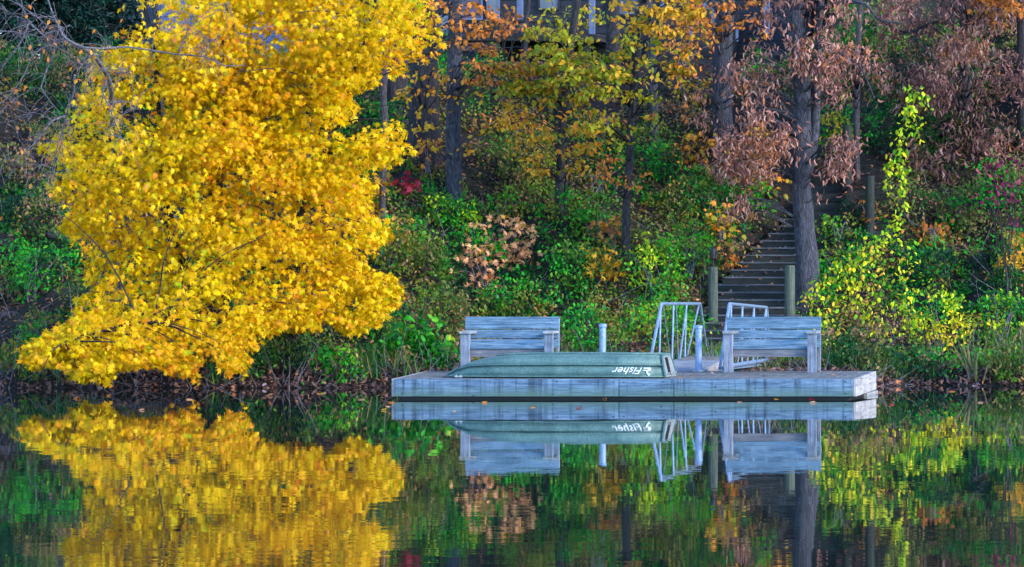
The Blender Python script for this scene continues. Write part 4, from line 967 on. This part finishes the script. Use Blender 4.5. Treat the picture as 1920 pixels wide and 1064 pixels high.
SH = [
 ('low olive growth along the left edge of the stairs', 1345, 440, 1430, 500, 'olive', {'dens': .5, 'pal2': 'mauve'}),
 ('brownish low growth at the top left of the lower stairs', 1405, 400, 1480, 450, 'mauve', {'dens': .6}),
 ('rusty low bush mid slope between the straight trunk and the leaning trunk', 900, 330, 1030, 400, 'mauve', {'dens': .7, 'pal2': 'olive'}),
 ('olive low bush on the slope between the two slim trunks', 1070, 380, 1160, 450, 'olive', {'dens': .8, 'pal2': 'green'}),
 ('dark bush on the hilltop at the far left under the spruces', -30, 60, 120, 190, 'deepgreen', {'base': 175}),
 # left bank
 ('low dark green bush at the left edge of the picture, halfway up', 0, 440, 130, 560, 'green', {'pal2': 'deepgreen'}),
 ('dark green bush at the left edge close above the water', 20, 560, 150, 690, 'green', {'pal2': 'olive'}),
 ('reddish bush at the left edge under the bare branches', -10, 250, 60, 330, 'mauve', {}),
 ('olive bush with brown tips left of the maple, above the log', 30, 330, 140, 440, 'mauve', {'pal2': 'deepgreen', 'dens': .5}),
 ('small green bush below the fallen log, under the maple edge', 110, 500, 190, 600, 'deepgreen', {'pal2': 'olive'}),
 ('thin trailing bush hanging to the water at the far left', 0, 620, 60, 715, 'olive', {}),
 # behind / under the maple
 ('dark green thicket showing through the top gap of the maple', 480, 90, 700, 260, 'deepgreen', {'pal2': 'green'}),
 ('deep green bush at the foot of the shaded dark trunk', 680, 170, 800, 290, 'green', {'pal2': 'deepgreen'}),
 ('deep green bush behind the thin pole tree', 640, 300, 740, 400, 'deepgreen', {'pal2': 'olive'}),
 ('olive bush between the maple crown and the lower shrubs', 660, 380, 790, 500, 'olive', {'pal2': 'green'}),
 ('dark bush under the lowest maple boughs', 380, 590, 520, 715, 'deepgreen', {'pal2': 'grass'}),
 ('olive bush under the right end of the maple crown', 480, 600, 590, 700, 'olive', {'pal2': 'deepgreen'}),
 ('bright green bush on the bank left of the broad-leaved shrub', 580, 635, 680, 715, 'brightgreen', {'pal2': 'green'}),
 ('dark green shrub behind the broad-leaved one', 640, 540, 770, 640, 'green', {'pal2': 'deepgreen'}),
 # centre band
 ('olive and brown thicket right of the maple crown, mid slope', 720, 420, 860, 560, 'olive', {'pal2': 'mauve'}),
 ('brown-green thicket behind the left-hand bench', 740, 520, 900, 640, 'mauve', {'pal2': 'olive'}),
 ('bright yellow-green bush at the foot of the straight dark trunk', 790, 352, 910, 440, 'brightgreen', {'pal2': 'lime'}),
 ('vivid green low bush right below the straight dark trunk', 850, 420, 960, 500, 'green', {'pal2': 'brightgreen'}),
 ('small emerald bush right of the straight dark trunk', 910, 345, 975, 410, 'brightgreen', {'pal2': 'green'}),
 ('dull olive thicket on the upper slope below the terrace', 880, 230, 1040, 350, 'mauve', {'pal2': 'olive'}),
 ('green bush between the straight trunk and the leaning trunk', 920, 270, 1030, 330, 'green', {'pal2': 'olive', 'dens': .7}),
 ('dark green bush behind the leaning trunk', 1010, 340, 1110, 440, 'olive', {'pal2': 'green'}),
 ('dark green thicket behind the top of the left-hand bench', 880, 500, 1050, 610, 'olive', {'pal2': 'green'}),
 ('mixed green thicket between the left-hand bench and the lone pipe', 1010, 440, 1140, 560, 'olive', {'pal2': 'green'}),
 ('green thicket right behind the lone capped pipe', 1040, 540, 1190, 690, 'green', {'pal2': 'olive'}),
 ('dark low growth behind the boat, below the left-hand bench back', 800, 610, 960, 705, 'deepgreen', {'pal2': 'mauve', 'dens': .6}),
 ('bright green bush left of the gangway railing', 1170, 430, 1300, 560, 'brightgreen', {'pal2': 'lime'}),
 ('tall light green bush touching the left stair pile', 1240, 400, 1345, 520, 'brightgreen', {'pal2': 'olive'}),
 ('green bush filling the view through the left gangway railing', 1170, 540, 1330, 680, 'brightgreen', {'pal2': 'olive'}),
 ('green bush on the slope above the left stair pile', 1280, 300, 1370, 400, 'green', {'pal2': 'olive'}),
 ('green bush on the upper slope right of the slim bending trunk', 1200, 250, 1290, 350, 'green', {'pal2': 'deepgreen'}),
 ('olive bush below the thick grey trunk', 1230, 330, 1310, 420, 'olive', {'pal2': 'mauve'}),
 ('small bright green bush left of the oak trunk above the stairs', 1395, 330, 1450, 400, 'brightgreen', {}),
 # right of the stairs
 ('olive bush between the oak trunk and the upper steps', 1535, 390, 1610, 450, 'olive', {'pal2': 'brightgreen'}),
 ('pale green bush at the right foot of the oak', 1520, 440, 1620, 530, 'brightgreen', {'pal2': 'olive'}),
 ('emerald bush hugging the right side of the oak foot', 1505, 480, 1575, 560, 'green', {'pal2': 'brightgreen'}),
 ('dark green bush right of the hanging vine', 1690, 440, 1790, 540, 'green', {'pal2': 'deepgreen'}),
 ('yellow-green bush low on the bank right of the dock corner', 1690, 520, 1830, 670, 'bitter', {'pal2': 'green'}),
 ('brown-green thicket behind the right end of the dock', 1540, 590, 1700, 705, 'mauve', {'pal2': 'deepgreen'}),
 ('dark green bush at the waterline right of the dock', 1680, 640, 1820, 718, 'deepgreen', {'pal2': 'green'}),
 ('bright green bush low at the right edge of the picture', 1830, 530, 1930, 660, 'brightgreen', {'pal2': 'bitter'}),
 ('brownish dry bush at the waterline on the far right', 1850, 630, 1950, 720, 'mauve', {'pal2': 'olive'}),
 ('golden and olive bush at the right edge, mid height', 1850, 420, 1950, 540, 'olive', {'pal2': 'golden'}),
 ('green thicket at the right edge under the brown oak leaves', 1810, 280, 1940, 420, 'green', {'pal2': 'mauve'}),
 ('mottled green thicket between the vine and the right edge', 1740, 330, 1840, 440, 'mauve', {'pal2': 'green'}),
 ('deep green bush behind the ridged sapling', 1600, 150, 1720, 300, 'deepgreen', {'pal2': 'green'}),
 ('deep green bush in the upper right behind the oak leaves', 1700, 40, 1860, 180, 'deepgreen', {'pal2': 'olive'}),
 ('green bush at the top between oak and ridged sapling', 1550, -20, 1700, 110, 'green', {'pal2': 'olive'}),
 ('green bush left of the ridged sapling above the steps', 1535, 160, 1605, 300, 'green', {'pal2': 'yellowgreen'}),
 ('dark thicket right of the upper steps', 1640, 320, 1740, 430, 'mauve', {'pal2': 'olive', 'dens': .6}),
]
for lb, x0, y0, x1, y1, pal, kw in SH: shrub(lb, x0, y0, x1, y1, pal, **kw)
SAP = [
 ('orange sprays of a young tree just left of the leaning trunk', 900, 190, 1010, 260, 'orange', 'oval', .085, {'dens': .55, 'gaps': .2}),
 ('rust-orange young growth between the two slim trunks, upper slope', 1075, 200, 1180, 270, 'orange', 'oval', .085, {'dens': .5, 'gaps': .2}),
 ('golden sprays of a young tree on the slope below the terrace', 940, 250, 1050, 310, 'golden', 'oval', .08, {'dens': .5, 'gaps': .2}),
 ('golden young tree between the grey trunk and the thick grey trunk', 1240, 130, 1340, 200, 'golden', 'oval', .09, {'dens': .7, 'gaps': .2}),
 ('rust-coloured young growth left of the thick grey trunk foot', 1225, 255, 1330, 330, 'orange', 'oval', .08, {'dens': .6, 'gaps': .2}),
 ('orange young tree between the maple tip and the straight dark trunk', 765, 250, 845, 330, 'orange', 'oval', .085, {'dens': .6, 'gaps': .2}),
 ('rust-coloured low growth on the slope right of the leaning trunk', 1080, 300, 1165, 360, 'mauve', 'oval', .08, {'dens': .6}),
 ('orange young tree at the top in front of the terrace rail', 880, 10, 1010, 75, 'orange', 'oval', .09, {'dens': .6, 'gaps': .2, 'base': 135}),
 ('yellow-green young tree at the top in front of the house wall', 1000, -20, 1110, 60, 'yellowgreen', 'oval', .09, {'dens': .6, 'gaps': .2, 'base': 132}),
 ('orange young tree at the top left of the oak, over the side steps', 1230, 20, 1340, 110, 'orange', 'oval', .09, {'dens': .6, 'gaps': .2, 'base': 136}),
 ('brown-leaved oak seedling spilling over the left edge of the stairs', 1330, 470, 1385, 540, 'olive', 'oval', .07, {'dens': .5}),
 ('peach-coloured maple sapling above the left-hand bench', 880, 390, 1008, 505, 'peach', 'maple', .092, {'gaps': .1, 'dens': 1.0}),
 ('lower peach-coloured maple sapling, just left of the first', 850, 450, 945, 545, 'peach', 'maple', .09, {'gaps': .1, 'dens': .9}),
 ('golden maple sapling between the leaning and the bending trunk', 1098, 450, 1160, 535, 'golden', 'maple', .095, {'dens': 1.5, 'gaps': .2}),
 ('small orange sapling with a red top above the golden one', 1118, 400, 1172, 468, 'orange', 'maple', .09, {}),
 ('golden sapling left of the stairs above the lantern', 1325, 360, 1375, 450, 'golden', 'maple', .09, {}),
 ('orange sapling just behind the lantern', 1340, 430, 1385, 510, 'orange', 'maple', .10, {}),
 ('small red sapling right of the thin pole tree', 725, 325, 765, 352, 'red', 'maple', .11, {'base': 372}),
 ('orange sprays at the right tip of the maple crown', 725, 400, 765, 445, 'golden', 'maple', .11, {'base': 470}),
 ('olive-leaved sapling under the pole tree', 655, 300, 720, 420, 'golden', 'maple', .11, {'dens': .8}),
 ('orange sapling low in front of the upper steps', 1600, 362, 1650, 420, 'orange', 'maple', .10, {'dens': .6}),
 ('orange-leaved sapling right of the hanging vine', 1705, 415, 1800, 455, 'orange', 'oval', .10, {}),
 ('golden maple sapling at the right edge of the picture', 1880, 425, 1940, 500, 'golden', 'maple', .12, {}),
 ('plum red sapling at the right edge under the oak', 1835, 275, 1935, 400, 'plum', 'oval', .09, {'dens': .35, 'base': 560}),
 ('golden sapling left of the oak trunk', 1400, 300, 1480, 370, 'golden', 'maple', .09, {'dens': .6}),
 ('golden-orange leaves of a young tree left of the oak canopy', 1280, 240, 1345, 310, 'golden', 'maple', .09, {}),
 ('broad-leaved green shrub at the left end of the dock', 700, 590, 850, 690, 'brightgreen', 'oval', .13, {'dens': 1.6, 'gaps': .25}),
]
for lb, x0, y0, x1, y1, pal, kind, size, kw in SAP:
    kw = dict(kw); kw.setdefault('per', 7); shrub(lb, x0, y0, x1, y1, pal, kind, size, name='sapling' if 'shrub' not in lb else 'shrub', cat='sapling' if 'shrub' not in lb else 'shrub', r=.19, **kw)

# yellow bittersweet tangle and hanging vine, right of the oak
def vine(label, paths, Y, pal, dens, size, w_=.13, name='vine'):
    x, y = paths[0][0]; g = P(x, y, Y); g.z = float(ground(g.x, g.y)); t = thing(name, g, label, 'vine')
    mb = MB(); L = []
    for i, pth in enumerate(paths):
        pp = jitter([P(a, b, Y + .12 * math.sin(i * 2.1)) for a, b in pth], 18, .04); mb.tube(pp, .008, 5)
        for k in range(len(pp) - 1):
            m = max(1, int((pp[k + 1] - pp[k]).length * dens)); s = RNG.uniform(0, 1, (m, 1))
            L.append(np.array(pp[k]) * (1 - s) + np.array(pp[k + 1]) * s + RNG.normal(0, w_, (m, 3)) * [1, 1, .7])
    mb.build('stem', M['darktwig'], t)
    leaves('foliage', 'oval', np.concatenate(L), size, pal, t, spread=.6, tip=(0, -.2, -.9), tspread=.4)
vine('bright green vine hanging down from the oak sprays to the bank', [[(1655, 455), (1680, 420), (1690, 380), (1692, 320), (1690, 270), (1700, 220), (1712, 165)], [(1700, 165), (1730, 175), (1740, 200)], [(1675, 290), (1665, 330), (1668, 360)], [(1700, 200), (1720, 230), (1728, 260)]], 91.5, 'lime', 95, .085, .055)
vine('yellow-green vine tumbling over the bank right of the oak foot', [[(1660, 440), (1620, 470), (1570, 505), (1530, 540), (1515, 600)], [(1640, 450), (1610, 500), (1590, 540), (1560, 600), (1555, 660)], [(1690, 440), (1700, 480), (1705, 525)], [(1650, 480), (1655, 530), (1640, 590), (1660, 620)], [(1600, 520), (1610, 570), (1630, 600), (1650, 640)], [(1560, 520), (1550, 560), (1530, 620)], [(1575, 490), (1590, 520), (1600, 560)], [(1690, 520), (1700, 570), (1705, 620)]], 88.9, 'bitter', 120, .075, .11)

# ================================================================== GROUND COVER, LITTER, GRASS (uncountable)
def spots(n, x0=-17.5, x1=13.5, d0=0.02, d1=15.):
    n = int(n * 1.5)
    X = RNG.uniform(x0, x1, n); d = RNG.uniform(d0, d1, n); Y = shore(X) + d
    return X, Y, d
def slope_leaves(name, label, n, pal, kind, size, zr, sel, **kw):
    X, Y, d = spots(n); p = np.stack([X, Y, ground(X, Y)], 1)
    m = sel(p, d); p = p[m]; p[:, 2] += RNG.uniform(zr[0], zr[1], len(p)) * (1 if len(zr) == 2 else 1)
    o = leaves(name, kind, p, size, pal, loc=(0, 86, 0), stuff=True, **kw); o['label'] = label
onst = lambda p: (p[:, 0] > stair_l((p[:, 1] - ST_Y) / ST_RUN) - .06) & (p[:, 0] < ST_R + .06) & (p[:, 1] > 88.2) & (p[:, 1] < 95.2)
ons2 = lambda p: (p[:, 0] > 1.5) & (p[:, 0] < 3.6) & (p[:, 1] > 94) & (p[:, 1] < 97.5)
slope_leaves('leaf_litter', 'brown fallen leaves covering the slope', 60000, 'litter', 'small', .085, (0, .03), lambda p, d: ~(onst(p) & (RNG.uniform(0, 1, len(p)) < .6)), up=(0, 0, 1), spread=.45, tip=(0, 0, 0), tspread=1)
def cover(label, n, pal, lo, hi, hmax, size=.068, kind='small', seed=.7):
    """every kind of undergrowth keeps to its own patches of one slowly varying field"""
    X, Y, d = spots(n); p = np.stack([X, Y, ground(X, Y)], 1)
    f = vnoise(p, .9, .7) + .45 * vnoise(p, 2.9, 3.1) + RNG.normal(0, .06, len(X))
    f = f + .28 * sst(-6.5, -9, X) * (1 if pal != 'deepgreen' else -1) + .12 * sst(6, 9, d)  # far left shifts to deep green: its shade is put into leaf colour
    m = (f > lo) & (f < hi) & ~onst(p) & ~ons2(p) & (d > .5) & ~((d > 12.3) & (p[:, 0] > -4.2) & (p[:, 0] < .6)) & (vnoise(p, 3.6, seed) > -.45)
    p = p[m]; b = np.clip(.35 + vnoise(p, 3.1, seed + 2), .1, 1.2)
    p[:, 2] += RNG.uniform(0, 1, len(p)) ** .7 * hmax * b
    o = leaves('ground_cover', kind, p, size, pal, loc=(0, 86, 0), stuff=True, rnd=np.clip(.5 + .5 * vnoise(p, 4, seed) + RNG.normal(0, .12, len(p)), 0, .999)); o['label'] = label
cover('low dark green undergrowth over the slope', 260000, 'deepgreen', -.95, -.50, .42, seed=.7)
cover('fresh green undergrowth over the slope', 230000, 'green', -.48, -.22, .48, seed=2.3)
cover('low olive undergrowth over the slope', 230000, 'olive', -.25, .14, .46, seed=3.1)
cover('dry brownish undergrowth over the slope', 220000, 'mauve', .12, .62, .40, seed=5.3)
def grass(name, label, n, pal, h, sel):
    X, Y, d = spots(n, d0=.1, d1=2.2); p = np.stack([X, Y, ground(X, Y)], 1); m = sel(p, d); p = p[m]
    o = leaves(name, 'blade', p, h, pal, loc=(0, 86, 0), stuff=True, up=(0, -1, .1), spread=.5, tip=(0, 0, 1), tspread=.28); o['label'] = label
grass('shore_grass', 'green grass tufts along the water edge', 12000, 'grass', .34, lambda p, d: (vnoise(p, 1.6, 4.4) > .0) & (p[:, 0] < 8))
grass('dry_grass', 'dry tall grass on the bank at the far right', 5000, 'tallgrass', .55, lambda p, d: (p[:, 0] > 5.4) & (vnoise(p, 2.2, 1.4) > -.2))
def shore_litter():
    n = 13000; X = RNG.uniform(-17, 13, n); d = RNG.uniform(-.02, .75, n) ** 1.0; Y = shore(X) + d
    o = leaves('shore_litter', 'oval', np.stack([X, Y, np.maximum(ground(X, Y), 0) + .01], 1), RNG.uniform(.05, .11, n), 'shore', loc=(0, 86, 0), stuff=True, up=(0, -.5, .8), spread=.6, tip=(0, 0, 0), tspread=1); o['label'] = 'drift of brown fallen leaves along the waterline'
shore_litter()
def stair_litter():
    n = 2800; i = RNG.integers(-1, ST_N, n); y = ST_Y + ST_RUN * i + RNG.uniform(.0, ST_RUN, n); z = ST_Z + ST_RISE * (i + 1) + .008
    x = stair_l(i) + (ST_R - stair_l(i)) * RNG.beta(.55, .8, n)
    z = np.where(y - (ST_Y + ST_RUN * i) > .141, z - .012, z)
    o = leaves('stair_litter', 'small', np.stack([x, y, z], 1), .075, 'shore', loc=(2, ST_Y, ST_Z), stuff=True, up=(0, -.3, 1), spread=.3, tip=(0, 0, 0), tspread=1); o['label'] = 'fallen leaves on the stair treads'
stair_litter()
# dry stems and twigs lying on the bank
def brush():
    mb = MB(); rr = random.Random(11)
    for k in range(900):
        X = rr.uniform(-11, 8); d = rr.uniform(.05, 9) if k < 560 else rr.uniform(-.08, .5); Y = float(shore(X)) + d
        if abs(X - 2.3) < 1 and Y > 88.5: continue
        z = float(ground(X, Y)); a = rr.uniform(0, 6.28); L = rr.uniform(.2, .8); e = rr.uniform(.1, 1.4)
        b = Vector((X, Y, z)); v = Vector((math.cos(a) * math.cos(e), math.sin(a) * math.cos(e) * .6, math.sin(e))) * L
        mb.tube(jitter([b, b + v * .5, b + v], 4, .05), [.007, .006, .005, .004, .002], 4)
    o = mb.build('brushwood', M['twig'], kind='stuff'); o['label'] = 'thin dry stems and twigs all over the bank'
brush()

# fallen log and root on the left slope
def log(label, a, b, wpx, name='fallen_log'):
    g = G(*a); h = G(*b); r = wpx / 2 * g.y / F
    q = Vector((h.x, g.y - .15, P(b[0], b[1], g.y - .15).z)); g = Vector((g.x, g.y - .15, P(a[0], a[1], g.y - .15).z))
    mb = MB(); mb.tube(jitter([g, g.lerp(q, .5), q], 12, .03), [r * (1 + .1 * math.sin(i)) for i in range(13)], 10, .3)
    tag(mb.build(name, M['bark_smooth'], loc=g), label, 'log')
log('grey fallen log poking out from behind the maple on the left slope', (95, 440), (185, 462), 14)
log('dark fallen log at the left edge above the water', (-20, 592), (42, 600), 22)

# ---- leaves floating on the water
FL = [(785, 747, 'orange', 'orange leaf floating under the left end of the dock front'),
      (905, 756, 'orange', 'orange leaf floating before the dock below the boat bow'),
      (996, 765, 'orange', 'orange leaf floating below the right arm of the left-hand bench'),
      (1080, 766, 'red', 'small red leaf floating below the middle of the boat'),
      (853, 772, 'peach', 'pale leaf floating lowest of those before the dock, left of the boat bow'),
      (1130, 749, 'peach', 'pale leaf floating at the dock front straight below the lone pipe'),
      (1378, 748, 'orange', 'orange leaf touching the dock front below the left post of the right-hand bench'),
      (1452, 749, 'golden', 'golden leaf touching the dock front below the middle of the right-hand bench'),
      (1516, 749, 'red', 'red leaf touching the dock front below the right post of the right-hand bench'),
      (1521, 756, 'peach', 'pale leaf floating just below the red one near the right end of the dock'),
      (1670, 760, 'red', 'red leaf floating alone just right of the dock corner'),
      (1834, 756, 'peach', 'pale leaf floating farthest right, off the bushy bank'),
      (1702, 748, 'orange', 'orange leaf floating close to the bank right of the dock'),
      (350, 750, 'peach', 'pale leaf floating below the lowest bough of the yellow maple'),
      (262, 770, 'peach', 'pale leaf floating farthest from the bank under the maple'),
      (200, 743, 'orange', 'orange leaf floating under the left half of the yellow maple'),
      (138, 748, 'orange', 'long orange leaf floating farthest left in the water'),
      (725, 763, 'peach', 'pale leaf floating left of the dock corner, the middle of three'),
      (716, 770, 'golden', 'golden leaf floating left of the dock corner, the lowest of three'),
      (729, 756, 'orange', 'orange leaf floating left of the dock corner, the highest of three'),
      (503, 743, 'peach', 'pale leaf floating near the bank where the maple crown ends'),
      (436, 741, 'orange', 'orange leaf floating near the bank below the hanging maple tip'),
      (1383, 755, 'peach', 'pale leaf floating just below an orange one before the right-hand bench'),
      (595, 739, 'orange', 'orange leaf floating by the grassy bank between the maple and the dock'),
      (672, 750, 'peach', 'pale leaf floating off the bank below the broad-leaved shrub'),
      (1780, 735, 'orange', 'orange leaf floating at the foot of the right bank')]
for x, y, pal, lb in FL:
    Y = F * CZ / (y - HY); p = Vector((CX + (x - PPX) * Y / F, Y, .008))
    o = leaves('floating_leaf', 'maple', np.array([tuple(p)]), .09, pal, loc=tuple(p), up=(0, -.2, 1), spread=.12, tip=(1, .3, 0), tspread=.6)
    tag(o, lb, 'leaf', 'fallen leaves floating on the water')
# ---- dead leaves lying on the dock
for x, Y, pal, lb in [(1271, 80.12, 'peach', 'pale dead leaf on the dock edge at the boat stern'), (1296, 80.9, 'orange', 'orange dead leaf on the deck between the boat stern and the steel pipe'), (1395, 81.3, 'litter', 'brown dead leaf on the deck before the right-hand bench, left half'),
    (1120, 82.2, 'orange', 'orange dead leaf on the deck behind the boat'), (795, 81.9, 'peach', 'pale dead leaf on the bare left end of the deck'), (1560, 81.2, 'litter', 'brown dead leaf on the deck right of the right-hand bench'),
    (1430, 80.6, 'litter', 'brown dead leaf nearest the dock edge before the right-hand bench'), (1335, 81.6, 'peach', 'pale dead leaf on the deck between the steel pipe and the right-hand bench')]:
    p = Vector((P(x, 0, Y).x, Y, DZ(Y) + .012)); o = leaves('fallen_leaf', 'maple', np.array([tuple(p)]), .07, pal, loc=tuple(p), up=(0, -.2, 1), spread=.2, tip=(1, .3, 0), tspread=.6)
    tag(o, lb, 'leaf', 'dead leaves lying on the dock')
